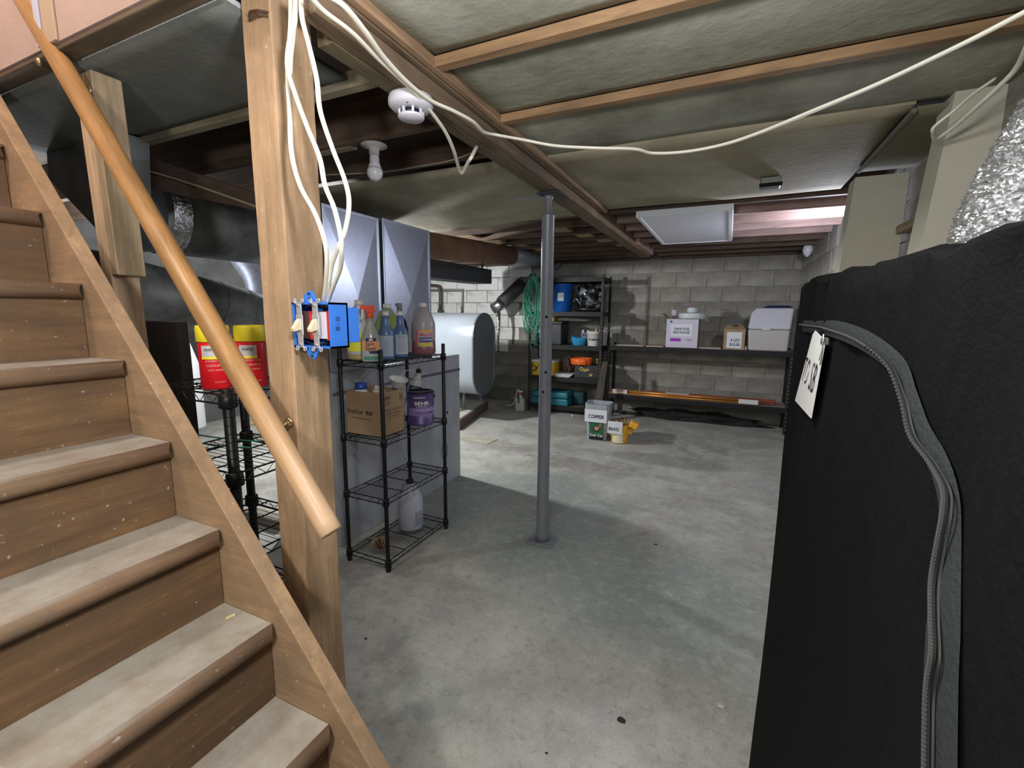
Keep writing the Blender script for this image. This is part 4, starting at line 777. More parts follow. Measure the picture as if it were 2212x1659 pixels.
# back (far) side
far=[g[j][ny] for j in range(nz+1)]; b=[bm.verts.new((XF+.6,YE,v.co.z)) for v in far]
for j in range(nz): bm.faces.new((far[j],far[j+1],b[j+1],b[j]))
obj('fabric_cover',bm,fab,T)
def onf(u,v,off=.004): 
    p=px(u,v,XF); return V((fx(p.y,p.z)-off,p.y,p.z))
bm=BM(); zr=[(1735,701),(1765,704),(1820,712),(1880,735),(1925,785),(1960,860),(1985,940),(2018,1000),(2045,1055),(2050,1110),(2042,1180),(2036,1260),(2048,1340),(2060,1420),(2052,1500),(2054,1600),(2056,1700)]
cen=[(1735,704),(1765,707),(1830,712),(1890,738),(1935,795),(1972,870),(1996,945),(2018,1010),(2034,1080),(2038,1150),(2042,1230),(2048,1330),(2052,1430),(2056,1540),(2058,1700)]
c3=[onf(u,v,.0045) for u,v in cen]; c3=spline(c3,6); 
vs=[]
for i,p in enumerate(c3):
    d=(c3[min(i+1,len(c3)-1)]-c3[max(i-1,0)]).normalized(); s=V((-1,0,0)).cross(d).normalized()*(.012+.014*min(1,max(0,(1.36-p.z)/.12)))
    vs.append((bm.verts.new(p-s+V((.001,0,0))),bm.verts.new(p+V((-.002,0,0))),bm.verts.new(p+s+V((.001,0,0)))))
for a,b in zip(vs,vs[1:]):
    for k in(0,1): f=bm.faces.new((a[k],a[k+1],b[k+1],b[k])); f.smooth=True
obj('zip_tape',bm,mat('grey_zip_tape',(.014,.0175,.019),.7,bump=.3,bscale=200),T,label='faded grey zip tape')
zp=spline([onf(u,v,.0085) for u,v in zr],10)
bm=BM(); tube(bm,zp,.0016,6); tube(bm,[p+V((.001,.006,0)) for p in zp],.0011,5); tube(bm,[p+V((.001,-.006,0)) for p in zp],.0011,5); obj('zip_cord',bm,mat('dark_zip_cord',(.004,.004,.0045),.6),T)
bm=BM(); L=0; last=zp[0]
for p in zp[14:]:
    seg=(p-last).length; 
    n=max(1,int(seg/.0045))
    for k in range(n): q=last.lerp(p,k/n); box(bm,q.x-.0027,q.x-.0008,q.y-.0013,q.y+.0013,q.z-.0011,q.z+.0011)
    last=p
obj('zip_teeth',bm,mat('zip_teeth_grey',(.10,.10,.10),.4,.4),T,kind='stuff')
bm=BM(); p=onf(1805,738,.010); box(bm,p.x-.006,p.x+.003,p.y-.012,p.y+.008,p.z-.006,p.z+.006,.002); tube(bm,[p,p+V((-.004,.006,-.03))],.002,5); obj('zip_pull',bm,mat('nickel_pull',(.5,.5,.5),.3,.9),T)
corn=[onf(*c,.012) for c in ((1767,712),(1811,737),(1776,906),(1728,866))]
tg=thing('paper_tag','white paper tag reading TO SB hanging on the black fabric','tag',(corn[2]+corn[3])/2)
A,B_,C_,D_=corn; cc=(A+B_+C_+D_)/4; Rv=((B_-A)+(C_-D_)).normalized(); Uv=((A-D_)+(B_-C_)).normalized()
bm=BM(); prism(bm,[A.lerp(B_,.12),A.lerp(B_,.88),B_.lerp(C_,.08),B_.lerp(C_,.97),C_,D_,D_.lerp(A,.03),D_.lerp(A,.94)],(.0012,0,0)); obj('tag_card',bm,mat('tag_white',(.62,.62,.60),.6),tg)
wdt=(B_-A).length
text(tg,[('TO SB',.086,-.004,0,.76*wdt/.19,-.004,1.12)],mat('black_ink',(.02,.02,.025)),lambda x,y: cc+Rv*x+Uv*(y-.004)+V((-.0012,0,0)),local=False)
bm=BM(); tube(bm,spline([B_+V((-.002,0,-.002)),B_+V((-.004,-.008,.01)),B_+V((-.004,-.012,.0)),B_+V((-.003,-.006,-.03)),B_+V((-.003,.0,-.036))],5),.0011,5); obj('tag_string',bm,mat('nickel_pull',(.5,.5,.5)),tg)
# ================================================================ foil flex duct
bm=BM(); pts=spline([(.69,1.39,2.06),(.672,1.40,1.95),(.635,1.42,1.86),(.60,1.43,1.76),(.57,1.43,1.67),(.56,1.43,1.58)],40)
rr_=[.105+.0045*math.cos(i*1.9) for i in range(len(pts))]
tube(bm,pts,rr_,110)
from mathutils import noise as nz_
for v in bm.verts: v.co+=nz_.noise_vector(v.co*95)*.0075+nz_.noise_vector(v.co*210)*.003
for f in bm.faces: f.smooth=False
one('foil_flex_duct',bm,mat('crumpled_foil',(.82,.83,.84),.26,.92,var=.12,vscale=40,bump=.3,bscale=120),'crumpled shiny foil flexible duct behind the black fabric enclosure','duct',(.57,1.42,1.55))
# ================================================================ far left steel shelving
blk=mat('black_rack_steel',(.014,.014,.015),.55,.3); grn=mat('dark_shelf_board',(.09,.085,.07),.8,var=.3,vscale=14)
def steel_rack(label,x0,x1,y0,y1,levels,hp,topm,tops=True):
    T=thing('steel_shelving',label,'shelving',((x0+x1)/2,(y0+y1)/2,0))
    for x,sx in((x0,1),(x1,-1)):
        for y,sy in ((y0,1),(y1,-1)):
            bm=BM(); w=.036; th=.004
            box(bm,x,x+sx*w,y,y+sy*th,0,hp); box(bm,x,x+sx*th,y+sy*th,y+sy*w,0,hp); o=obj('rack_upright',bm,blk,T)
            bm=BM(); z=.06
            while z<hp-.03: box(bm,x+sx*.013,x+sx*.023,y-sy*.0012,y-sy*.0002,z,z+.020); z+=.048
            obj('key_slots',bm,mat('slot_grey',(.16,.16,.15),.8),o,kind='stuff')
    for z in levels:
        bm=BM(); box(bm,x0+.004,x1-.004,y0-.004,y0-.0015,z-.062,z,.001); obj('shelf_beam',bm,blk,T)
        bm=BM(); box(bm,x0+.004,x1-.004,y1+.0015,y1+.004,z-.062,z,.001); obj('shelf_beam',bm,blk,T)
        for x in(x0+.005,x1-.008): bm=BM(); box(bm,x,x+.003,y0+.04,y1-.04,z-.06,z-.002); obj('side_beam',bm,blk,T)
        bm=BM(); box(bm,x0+.01,x1-.01,y0,y1,z-.012,z-.001); obj('shelf_board',bm,topm,T)
    return T
steel_rack('black slotted steel shelving, five tiers, behind the grey column',-2.65,-1.55,6.22,6.66,(.115,.535,1.0,1.475,1.945),1.98,grn)
steel_rack('low long black steel shelving along the back wall, right of the tall one',-1.50,.74,6.33,6.74,(.335,1.015),1.04,mat('pale_particle_board',(.30,.25,.20),.85,var=.15))
# --- things on tall shelving
def bucket(T,r0,r1,h,m,rim=.01,n=26,wall=.004):
    bm=BM(); lathe(bm,[(r0*.97,0),(r0,.004),(r1,h-.03),(r1+rim*.6,h-.028),(r1+rim*.6,h-.02),(r1,h-.018),(r1+rim*.3,h),(r1-wall,h),(r0-wall,.006),(.001,.006)],(0,0,0),n,cap=False); return obj('bucket_body',bm,m,T,local=True)
zsh=1.477
T=thing('blue_bucket','tall blue plastic bucket with white label, second tier from the top','bucket',(-2.20,6.40,zsh))
bucket(T,.125,.145,.385,mat('bucket_blue',(.01,.10,.42),.35),.02); an=camang(T.location); sheet(T,.09,.14,lambda x,y:arc(.138,.22,an-.2)(x,y),paper,x=0); text(T,[('5',.05,.02,0)],ink,arc(.138,.22,an-.2,.003))
bm=BM(); lathe(bm,[(.150,.372),(.155,.375),(.152,.39),(.13,.395),(.001,.395)],(0,0,0),26); obj('lid',bm,mat('bucket_blue',(.01,.1,.42)),T,local=True)
T=thing('lilac_tub','pale lilac-lidded tub partly hidden behind the grey column, second tier','tub',(-2.48,6.42,zsh))
bm=BM(); lathe(bm,[(.085,0),(.095,.02),(.10,.22),(.07,.25)],(0,0,0),20); obj('tub_body',bm,mat('cream_tub',(.5,.5,.42),.4),T,local=True); bm=BM(); lathe(bm,[(.10,.222),(.102,.225),(.10,.30),(.05,.315)],(0,0,0),20); obj('lid',bm,mat('lilac_lid',(.22,.25,.5),.4),T,local=True)
# crumpled clear/black plastic bag
def blob(name,label,cat,loc,dim,m,seed,amp=.2,sharp=True):
    bm=BM(); bmesh.ops.create_icosphere(bm,subdivisions=4,radius=1); r=random.Random(seed)
    from mathutils import noise
    for v in bm.verts:
        p=v.co.copy(); k=1+amp*(noise.noise(p*2.3+V((seed,0,0)))+.6*abs(noise.noise(p*6+V((0,seed,0)))))
        v.co=V((p.x*dim[0]*k,p.y*dim[1]*k,max(0,(p.z+.72)*dim[2]*k*.6)))
    for f in bm.faces: f.smooth=not sharp
    return one(name,bm,m,label,cat,loc,None,local=True)
bagm=mat('glossy_grey_plastic_bag',(.04,.045,.05),.12,.15,var=.7,vscale=9,c2=(.30,.31,.32),thr=(.52,.66),bump=.4,bscale=20)
blob('plastic_bag','crumpled glossy dark plastic bag beside the blue bucket, second tier','bag',(-1.82,6.42,zsh+.055),(.19,.15,.30),bagm,3,.3)
T=thing('black_tray','shallow black oval tray under the plastic bag on the second tier','tray',(-1.80,6.43,zsh)); bm=BM(); lathe(bm,[(.18,0),(.21,.01),(.225,.05),(.22,.052),(.205,.014),(.001,.012)],(0,0,0),28,sy=.8,cap=False); obj('tray_body',bm,mat('black_plastic',(.01,.01,.012),.35),T,local=True)
zs=1.002
T=thing('storage_tote','black storage box with white paper label, third tier left','box',(-2.36,6.42,zs))
bm=BM(); box(bm,-.20,.20,-.15,.15,0,.30,.012,2); obj('box_body',bm,mat('dark_tote',(.02,.022,.028),.4,var=.4),T,local=True); bm=BM(); box(bm,-.21,.21,-.16,.16,.30,.335,.008,2); obj('lid',bm,mat('black_plastic',(.01,.01,.012)),T,local=True)
f=flat((-.04,-.15,.17),(1,0,0),(0,0,1),.004); sheet(T,.20,.16,f,paper,n=1); f2=flat((-.04,-.15,.17),(1,0,0),(0,0,1),.006); text(T,[('ROOF',.045,-.02,.03),('VENTS',.04,-.01,-.03)],ink,f2)
T=thing('yellow_sander_box','small yellow and white carton lying on the black storage box','box',(-2.42,6.42,zs+.337)); bm=BM(); box(bm,-.13,.12,-.1,.1,0,.075,.003); obj('carton',bm,mat('yellow_carton',(.75,.48,.03),.6),T,local=True); bm=BM(); box(bm,-.131,.121,-.101,.101,.05,.076,.003); obj('carton_top',bm,whitep,T,local=True); text(T,[('>DeW',.045,.03,.025)],ink,flat((0,-.101,0),(1,0,0),(0,0,1)))
bm=BM(); 
for k in range(4): tube(bm,spline([(-.12,0,.01+.01*k),(0,-.06,.015+.013*k),(.16+.02*k,-.02,.01+.008*k),(.3+.03*k,.03,.004+.006*k)],5),.006,6,flat=.4)
one('cable_strips',bm,mat('pale_strips',(.42,.40,.36),.7),'bunch of pale flat strips lying on the black storage box','strips',(-2.16,6.42,zs+.337),local=True); bpy.data.objects['cable_strips']['kind']='stuff'
T=thing('blue_basket','small sky-blue handled basket on the third tier','basket',(-1.92,6.36,zs)); bm=BM(); lathe(bm,[(.08,0),(.085,.003),(.112,.095),(.118,.10),(.108,.10),(.08,.008),(.001,.008)],(0,0,0),26,cap=False)
for v in bm.verts: v.co.z*=1+.35*max(0,-v.co.x/.11)
obj('basket_body',bm,mat('sky_blue_plastic',(.05,.38,.68),.45),T,local=True)
for k in range(16): a=2*PI*k/16; bm=BM(); tube(bm,[(.083*math.cos(a),.083*math.sin(a),.006),(.113*math.cos(a),.113*math.sin(a),.088)],.0035,4); obj('basket_rib',bm,mat('sky_blue_plastic',(.05,.38,.68)),T,local=True)
T=thing('glass_tumbler_bin','clear grey bin labelled KITCHEN standing behind the blue basket','bin',(-1.86,6.575,zs)); bm=BM(); lathe(bm,[(.08,0),(.085,.004),(.10,.17),(.104,.175),(.096,.175),(.08,.008),(.001,.008)],(0,0,0),22,cap=False); obj('bin_body',bm,mat('clear_grey_plastic',(.28,.29,.33),.25),T,local=True); f=arc(.098,.12,camang(T.location),.004); text(T,[('KITCHEN',.034,-.01,.02)],ink,f)
bm=BM(); 
for k in range(7): a=k*2.4; box(bm,-.012,.012,-.008,.008,.12,.215,.002,M=Matrix.Translation((.05*math.cos(a),.05*math.sin(a),0))@Matrix.Rotation(.3*math.sin(a),4,'Y'))
obj('bin_contents',bm,paper,T,local=True,kind='stuff')
T=thing('white_pail','white pail with black lettering, in front at the right end of the third tier','bucket',(-1.695,6.335,zs)); bucket(T,.085,.10,.205,whitep,.012); text(T,[('PLUMBING',.040,0,0,.8)],ink,arc(.094,.09,camang(T.location),.004))
bm=BM(); 
for k in range(4): tube(bm,[(.03*math.cos(k*2),.03*math.sin(k*2),.1),(.06*math.cos(k*2),.06*math.sin(k*2),.225+.02*(k%2))],.012,8)
obj('pail_contents',bm,mat('rusty_fitting',(.35,.16,.06),.5,.4),T,local=True,kind='stuff')
T=thing('white_pail','white lidded pail behind the right upright on the third tier','bucket',(-1.65,6.545,zs)); bucket(T,.085,.10,.21,mat('dull_white_plastic',(.48,.48,.52),.4),.012); bm=BM(); lathe(bm,[(.104,.205),(.108,.208),(.106,.222),(.001,.224)],(0,0,0),24); obj('lid',bm,mat('dull_white_plastic',(.48,.48,.52)),T,local=True)
zs=.537
T=thing('yellow_case','yellow cardboard case with white top on the fourth tier, left','box',(-2.46,6.42,zs)); bm=BM(); box(bm,-.14,.2,-.15,.15,0,.20,.004); obj('case_body',bm,mat('yellow_carton',(.7,.45,.03)),T,local=True); bm=BM(); box(bm,-.15,.21,-.16,.16,.20,.235,.004); obj('case_top',bm,whitep,T,local=True); text(T,[('LED',.07,.05,.14)],ink,flat((0,-.151,0),(1,0,0),(0,0,1))); 
bm=BM(); tube(bm,spline([(-.14,-.156,.17),(-.06,-.165,.10),(-.12,-.165,.06),(-.02,-.16,.16),(.1,-.162,.22)],6),.005,6); obj('power_cord',bm,ink,T,local=True)
T=thing('roller_tray','shallow white paint tray on the fourth tier behind the grey column','tray',(-2.12,6.36,zs)); bm=BM(); prism(bm,[(-.1,-.12,0),(.10,-.12,0),(.16,-.12,.05),(-.14,-.12,.05)],(0,.24,0),.003); obj('tray_body',bm,mat('greyish_white',(.5,.5,.48),.5),T,local=True)
T=thing('tool_case','long dark tool case with yellow lettering on the fourth tier, under the orange ring','case',(-1.76,6.42,zs)); bm=BM(); box(bm,-.19,.17,-.15,.15,0,.19,.008,2); 
obj('case_body',bm,mat('speckled_black_case',(.03,.03,.033),.5,var=.5,vscale=30),T,local=True); ylw=mat('yellow_ink',(.75,.62,.08),.6)
ff=flat((0,-.151,.1),(1,0,.0),(0,0,1)); text(T,[('QEP',.05,-.02,.02)],ylw,ff); bm=BM(); frame_rect(bm,lambda x,y: ff(-.085+(x*.7-y*.7),.035+(x*.7+y*.7)),0,0,.04,.04,.008); obj('diamond_mark',bm,ylw,T,local=True,keep=True); bm=BM(); box(bm,.03,.08,-.158,-.15,.035,.075,.003,M=None); obj('brass_latch',bm,mat('brass_latch',(.5,.38,.1),.4,.6),T,local=True)
T=thing('orange_ring','round orange plastic cable organiser on top of the dark tool case','organiser',(-1.87,6.36,zs+.192)); bm=BM(); lathe(bm,[(.13,0),(.155,.01),(.155,.085),(.148,.09),(.135,.085),(.135,.03),(.12,.022)],(0,0,0),12,cap=False); obj('ring_body',bm,mat('orange_plastic',(.90,.16,.02),.45),T,local=True)
for k in range(12): a=2*PI*(k+.5)/12; bm=BM(); box(bm,.148,.156,-.008,.008,.004,.088,M=Matrix.Rotation(a+PI/12,4,'Z')); obj('ring_rib',bm,mat('orange_plastic',(.9,.16,.02)),T,local=True)
blob('brown_rag','small dark brown rag heap left of the orange ring','rag',(-2.10,6.45,zs+.05),(.08,.08,.22),mat('brown_rag',(.07,.035,.025),.9),8,.4)
T=thing('brass_valve','tiny brass fitting beside the orange ring on the tool case','fitting',(-1.66,6.42,zs+.192)); bm=BM(); lathe(bm,[(.02,0),(.022,.03),(.012,.035),(.012,.06),(.02,.065),(.018,.085)],(0,0,0),10); obj('valve_body',bm,mat('brass_latch',(.5,.38,.1)),T,local=True)
T=thing('teal_tool_case','teal plastic tool case lying on the lowest tier','case',(-2.28,6.38,.117)); te=mat('teal_plastic',(.02,.17,.21),.45,var=.15,vscale=10)
bm=BM(); box(bm,-.31,.26,-.17,.17,0,.10,.02,3); obj('case_bottom',bm,te,T,local=True); bm=BM(); box(bm,-.31,.26,-.17,.17,.103,.20,.03,3); obj('case_lid',bm,te,T,local=True); bm=BM(); box(bm,-.08,.02,-.185,-.165,.08,.13,.006); obj('case_handle',bm,te,T,local=True)
T=thing('dark_boot_bag','dark teal bag behind the right end of the teal case','bag',(-1.89,6.5,.117)); bm=BM(); box(bm,-.12,.06,-.1,.1,0,.19,.04,3); obj('bag_body',bm,mat('dark_teal_fabric',(.015,.06,.07),.8),T,local=True)
# weed killer jug
T=thing('sprayer_jug','milky white jug with red and green sprayer on the floor beside the tall shelving','jug',(-2.73,6.12,0)); bm=BM(); box(bm,-.065,.065,-.05,.05,0,.20,.022,3); lathe(bm,[(.05,.19),(.03,.225),(.022,.25)],(0,0,0),16); obj('jug_body',bm,mat('milky_plastic',(.55,.56,.52),.4),T,local=True)
bm=BM(); lathe(bm,[(.024,.25),(.024,.275),(.01,.28)],(0,0,0),14); obj('cap',bm,mat('cap_red',(.6,.05,.03),.4),T,local=True); bm=BM(); box(bm,-.015,.012,-.056,-.05,.13,.24,.002); obj('green_strip',bm,mat('green_strip',(.02,.15,.05),.5),T,local=True)
bm=BM(); tube(bm,spline([(0,0,.27),(-.03,-.02,.33),(-.05,-.03,.25),(-.08,-.05,.13),(-.14,-.06,.08),(-.20,-.06,.09)],6),.006,6); obj('hose',bm,whitep,T,local=True); bm=BM(); box(bm,-.03,.04,-.01,.01,.285,.31,.005); obj('trigger_head',bm,whitep,T,local=True)
# hanging green wire coil
T=thing('green_wire_coil','big tangled coil of thin green wire hanging by the tall shelving','wire coil',(-2.55,6.12,2.0)); gm=[mat('green_wire',(.05,.36,.22),.45),mat('green_wire_dark',(.015,.17,.11),.5),mat('green_wire_pale',(.25,.52,.40),.45)]
r=random.Random(11)
for k in range(42):
    w=r.uniform(.05,.135); dn=r.uniform(.45,.80) if k<34 else r.uniform(.85,1.12); cx_=-2.55+r.uniform(-.04,.04); ph=r.uniform(-.05,.05); y=6.12+r.uniform(-.05,.06)
    pts=[(cx_+r.uniform(-.02,.02),y,1.96+r.uniform(-.04,.03)),(cx_-w*.7,y,1.82),(cx_-w,y,1.96-dn*.5),(cx_-w*.75+ph,y,1.96-dn*.85),(cx_+ph,y,1.96-dn),(cx_+w*.75+ph,y,1.96-dn*.85),(cx_+w,y,1.96-dn*.5),(cx_+w*.7,y,1.82),(cx_+r.uniform(-.02,.02),y,1.96)]
    bm=BM(); tube(bm,spline([V(p)+V((r.uniform(-.015,.015),0,r.uniform(-.02,.02))) for p in pts],4),.0036,4); obj('wire_strand',bm,gm[r.choice((0,0,1,2))],T)
bm=BM(); tube(bm,[(-2.60,6.12,1.97),(-2.51,6.12,1.98)],.03,8); tube(bm,[(-2.55,6.12,1.98),(-2.55,6.18,2.02)],.004,5); obj('coil_tie',bm,gm[1],T)
# --- right low shelving
zs=1.017
T=thing('fan_carton','white open carton with label about fans, on the long shelving','box',(-.53,6.50,zs)); lil=mat('white_carton',(.60,.56,.66),.6); bm=BM(); box(bm,-.20,.19,-.15,-.145,0,.375,.001); obj('carton_front',bm,lil,T,local=True)
bm=BM(); box(bm,-.20,-.195,-.145,.15,0,.375); box(bm,.185,.19,-.145,.15,0,.375); box(bm,-.2,.19,.145,.15,0,.375); box(bm,-.2,.19,-.15,.15,0,.004); obj('carton_sides',bm,card,T,local=True)
bm=BM(); prism(bm,[(-.20,-.14,.375),(-.20,.14,.375),(-.27,.14,.44),(-.27,-.14,.44)],(.003,0,.003)); obj('carton_flap',bm,card,T,local=True); bm=BM(); prism(bm,[(-.18,.147,.375),(-.12,.147,.375),(-.12,.16,.49),(-.18,.16,.50)],(0,.003,0)); obj('carton_flap',bm,lil,T,local=True)
f=lambda o: flat((0,-.151,.19),(1,0,0),(0,0,1),o); sheet(T,.27,.16,f(.002),paper,n=1,y=.04,x=-.01); text(T,[('FANS FOR',.048,-.01,.055,.85),('RED HOUSE',.048,-.01,.01,.8)],mat('blue_black_ink',(.04,.05,.10)),f(.004)); sheet(T,.13,.04,f(.002),mat('violet_band',(.35,.02,.50),.5),n=1,x=-.08,y=-.085); text(T,[('ELEMENT',.022,.09,-.085)],mat('faint_violet_ink',(.3,.25,.4)),f(.003))
bm=BM(); vs=[bm.verts.new(f(.003)(-.145+.016*math.cos(a*PI/8),.15+.016*math.sin(a*PI/8))) for a in range(16)]; bm.faces.new(vs); obj('green_dot',bm,mat('green_dot',(.02,.25,.18),.5),T,local=True,keep=True)
T=thing('ceiling_fan_part','round white fan housing stacked on the fan carton','fan part',(-.43,6.47,zs+.38)); fw=mat('pale_mint_white',(.62,.68,.70),.35); bm=BM(); lathe(bm,[(.16,0),(.17,.006),(.17,.065),(.16,.072),(.06,.075)],(0,0,0),30); obj('housing',bm,fw,T,local=True); bm=BM(); lathe(bm,[(.05,.075),(.068,.085),(.068,.13),(.055,.145)],(0,0,0),22); obj('motor_cap',bm,fw,T,local=True); bm=BM(); tube(bm,spline([(-.02,0,.14),(-.05,0,.18),(-.11,0,.175)],4),.007,6); obj('lead_wire',bm,mat('pinkish_wire',(.35,.25,.3),.6),T,local=True)
T=thing('bulb_carton','small brown handled carton with white LED bulb label on the long shelving','box',(.085,6.47,zs)); bm=BM(); box(bm,-.12,.12,-.12,.12,0,.255,.003); obj('carton_body',bm,card,T,local=True); bm=BM(); prism(bm,[(-.12,-.12,.255),(.12,-.12,.255),(.09,-.03,.30),(-.09,-.03,.305)],(0,.003,.003)); obj('carton_flap',bm,card,T,local=True); f=lambda o: flat((0,-.121,.12),(1,0,0),(0,0,1),o); sheet(T,.17,.20,f(.001),paper,n=1); text(T,[('4 LED',.05,.01,.0,.85),('BULBS',.05,.01,-.055,.85)],mat('blue_black_ink',(.04,.05,.1)),f(.003))
bm=BM(); lathe(bm,[(.002,0),(.03,.002),(.03,.01),(.002,.011)],(0,0,0),12,M=Matrix.Translation((0,-.05,.292))); obj('carton_handle',bm,blackm,T,local=True)
T=thing('plastic_bin','translucent white open-front plastic bin at the right end of the long shelving','bin',(.47,6.50,zs)); bm=BM(); tb=mat('translucent_white_plastic',(.48,.46,.44),.3); 
prism(bm,[(-.22,-.16,.0),(.20,-.16,.0),(.21,-.16,.26),(-.24,-.16,.26)],(0,.32,0),.02); obj('bin_body',bm,tb,T,local=True); bm=BM(); prism(bm,[(-.24,-.17,.262),(.21,-.17,.262),(.235,-.10,.52),(-.16,-.10,.52),(-.215,-.12,.46)],(0,.26,.0),.02); obj('bin_lid',bm,mat('bin_lid_white',(.58,.58,.64),.2),T,local=True)
bm=BM(); prism(bm,[(-.10,-.08,.522),(.23,-.08,.522),(.18,-.06,.55),(-.04,-.06,.548)],(0,.2,0),.004); obj('bin_strap',bm,mat('navy_fabric',(.01,.02,.07),.7),T,local=True); 
bm=BM(); box(bm,-.09,-.0,-.176,-.168,.255,.275,.003); obj('bin_latch',bm,whitep,T,local=True)
T=thing('plastic_scrap','small crumpled clear wrap between bulb carton and plastic bin','scrap',(.222,6.38,zs)); T.scale=(.5,.5,1); bm=BM(); lathe(bm,[(.03,0),(.04,.02),(.02,.05),(.001,.055)],(0,0,0),7); obj('wrap',bm,frost,T,local=True)
bmw=mat('bleached_board',(.50,.44,.38),.8,var=.1)
for x0_,x1_,tilt in ((-1.38,-1.02,0),(-.98,-.76,0)): bm=BM(); box(bm,x0_,x1_,6.36,6.66,zs-.001,zs+.012,.002); one('loose_board',bm,bmw,'pale loose board lying on the long shelving, '+('leftmost' if x0_<-1.2 else 'just left of the fan carton'),'board',((x0_+x1_)/2,6.5,zs))
bm=BM(); box(bm,-.33,-.06,6.38,6.66,zs-.001,zs+.014,.002); one('loose_board',bm,bmw,'pale loose board on the long shelving between the two cartons','board',(-.2,6.5,zs))
# pipes on lower shelf
zp=.337; cpm=mat('orange_copper_tube',(.62,.27,.07),.35,.55,var=.1); rdm=mat('red_rusty_bar',(.28,.06,.045),.6,var=.3,vscale=12)
G='copper-coloured tubes on the lower long shelf'
for (y,z,x0_,x1_),lb in zip(((6.36,zp+.016,-1.45,.43),(6.395,zp+.016,-1.43,.40),(6.43,zp+.016,-1.40,.45),(6.378,zp+.046,-1.43,.42),(6.412,zp+.046,-1.38,.40)),('front tube of the lower row','middle tube of the lower row','rear tube of the lower row','front tube of the upper row','rear tube of the upper row')):
    bm=BM(); tube(bm,[(x0_,y,z),(x1_,y,z)],.0155,12); one('copper_tube',bm,cpm,'copper-coloured tube on the lower long shelf, '+lb,'tube',((x0_+x1_)/2,y,z),G)
for (y,x0_,x1_),lb in zip(((6.48,-1.40,.60),(6.52,-1.30,.62),(6.56,-1.35,.58),(6.50,-1.0,.60)),('nearest the tubes','middle one','nearest the wall','lying on top of the others')):
    z=zp+.014+(.03 if y==6.50 else 0); bm=BM(); box(bm,x0_,x1_,y-.016,y+.016,z-.013,z+.015,.002); one('red_bar',bm,rdm,'reddish bar on the lower long shelf, '+lb,'bar',((x0_+x1_)/2,y,z-.013),'reddish bars on the lower long shelf')
for x,w,z,lb in ((-1.30,.20,.09,'left end'),(-.55,.30,.085,'middle'),(.30,.22,.085,'right end')):
    bm=BM(); box(bm,x-w/2,x+w/2,6.3405,6.3440,zp+z-.078,zp+z-.02,.001) if x!=-.55 else box(bm,x-w/2,x+w/2,6.35,6.45,zp+.063,zp+.067,.0005); o=one('bundle_sticker',bm,whitep,'white paper sticker wrapped on the tube bundle, '+lb,'sticker',(x,6.36,zp+.03))
    if x<-1: text(o,[('SHARKBITE',.034,0,.02,.8)],mat('red_ink',(.7,.05,.1)),flat((0,-.021,.0),(1,0,0),(0,0,1)))
# flat board & stuff leaning between racks
T=thing('leaning_panel','worn wooden board leaning on the tall shelving by the copper bin','board',(-1.50,5.85,0)); bm=BM(); prism(bm,[(-1.60,5.90,0),(-1.47,5.92,0),(-1.455,6.19,.80),(-1.52,6.17,.80)],(0,.02,.0)); obj('board',bm,wood('leaning_board_wood',(.07,.055,.045),'z'),T)
blob('dark_sacking','dark crumpled sacking lying along the wall under the long low shelving','sacking',(-.35,6.66,-.035),(.80,.12,.13),mat('sack_dark',(.02,.02,.02),.95,var=.5,vscale=12,bump=.8,bscale=20),6,.5)
# --- bins on the floor
T=thing('copper_bin','clear plastic bin labelled COPPER standing on the floor by the low shelving','bin',(-1.29,5.16,0),.04); clr=mat('cloudy_clear_plastic',(.40,.43,.47),.25,alpha=.82)
def bin_bm(w0,w1,d0,d1,h,t=.004):
    bm=BM()
    def ring(s,z,o=0): w=(w0+(w1-w0)*s)/2-o; d=(d0+(d1-d0)*s)/2-o; c=.25*min(w,d); return [bm.verts.new(p) for p in [(-w+c,-d,z),(w-c,-d,z),(w,-d+c,z),(w,d-c,z),(w-c,d,z),(-w+c,d,z),(-w,d-c,z),(-w,-d+c,z)]]
    R_=[ring(0,0),ring(.75,h*.75),ring(.76,h*.76,-.008),ring(.98,h*.98,-.008),ring(1,h,-.012),ring(1,h,t),ring(0,.006,t)]
    for a,b in zip(R_,R_[1:]):
        for k in range(8): bm.faces.new((a[k],a[(k+1)%8],b[(k+1)%8],b[k]))
    bm.faces.new(R_[0][::-1]); bm.faces.new(R_[-1]); return bm
obj('bin_body',bin_bm(.22,.27,.20,.24,.43),clr,T,local=True)
f=lambda o: flat((0,-.118,0),(1,0,0),(0,-.06,1),o); f=lambda o: (lambda g: g)(flat((0,-.102,0),(1,0,0),(0,-.05,1),o))
sheet(T,.255,.15,f(.016),paper,n=1,y=.295,x=-.01,name='paper_label'); text(T,[('COPPER',.062,-.005,.285,.8)],ink,f(.019))
sheet(T,.165,.205,f(.004),mat('label_dark_green',(.02,.13,.06),.5),n=1,y=.125,x=.0); sheet(T,.165,.05,f(.006),mat('label_black',(.012,.012,.012),.5),n=1,y=.035); text(T,[('Deli Cat',.046,0,.062,.95)],white_ink,f(.008))
bm=BM(); vs=[bm.verts.new(f(.006)(.0+.040*math.cos(a*PI/10),.145+.038*math.sin(a*PI/10))) for a in range(20)]; bm.faces.new(vs); obj('bowl_mark',bm,mat('label_black',(.012,.012,.012)),T,local=True,keep=True)
bm=BM(); vs=[bm.verts.new(f(.007)(.002+.029*math.cos(a*PI/10),.146+.026*math.sin(a*PI/10))) for a in range(20)]; bm.faces.new(vs); obj('food_mark',bm,mat('food_pink',(.55,.25,.2)),T,local=True,keep=True)
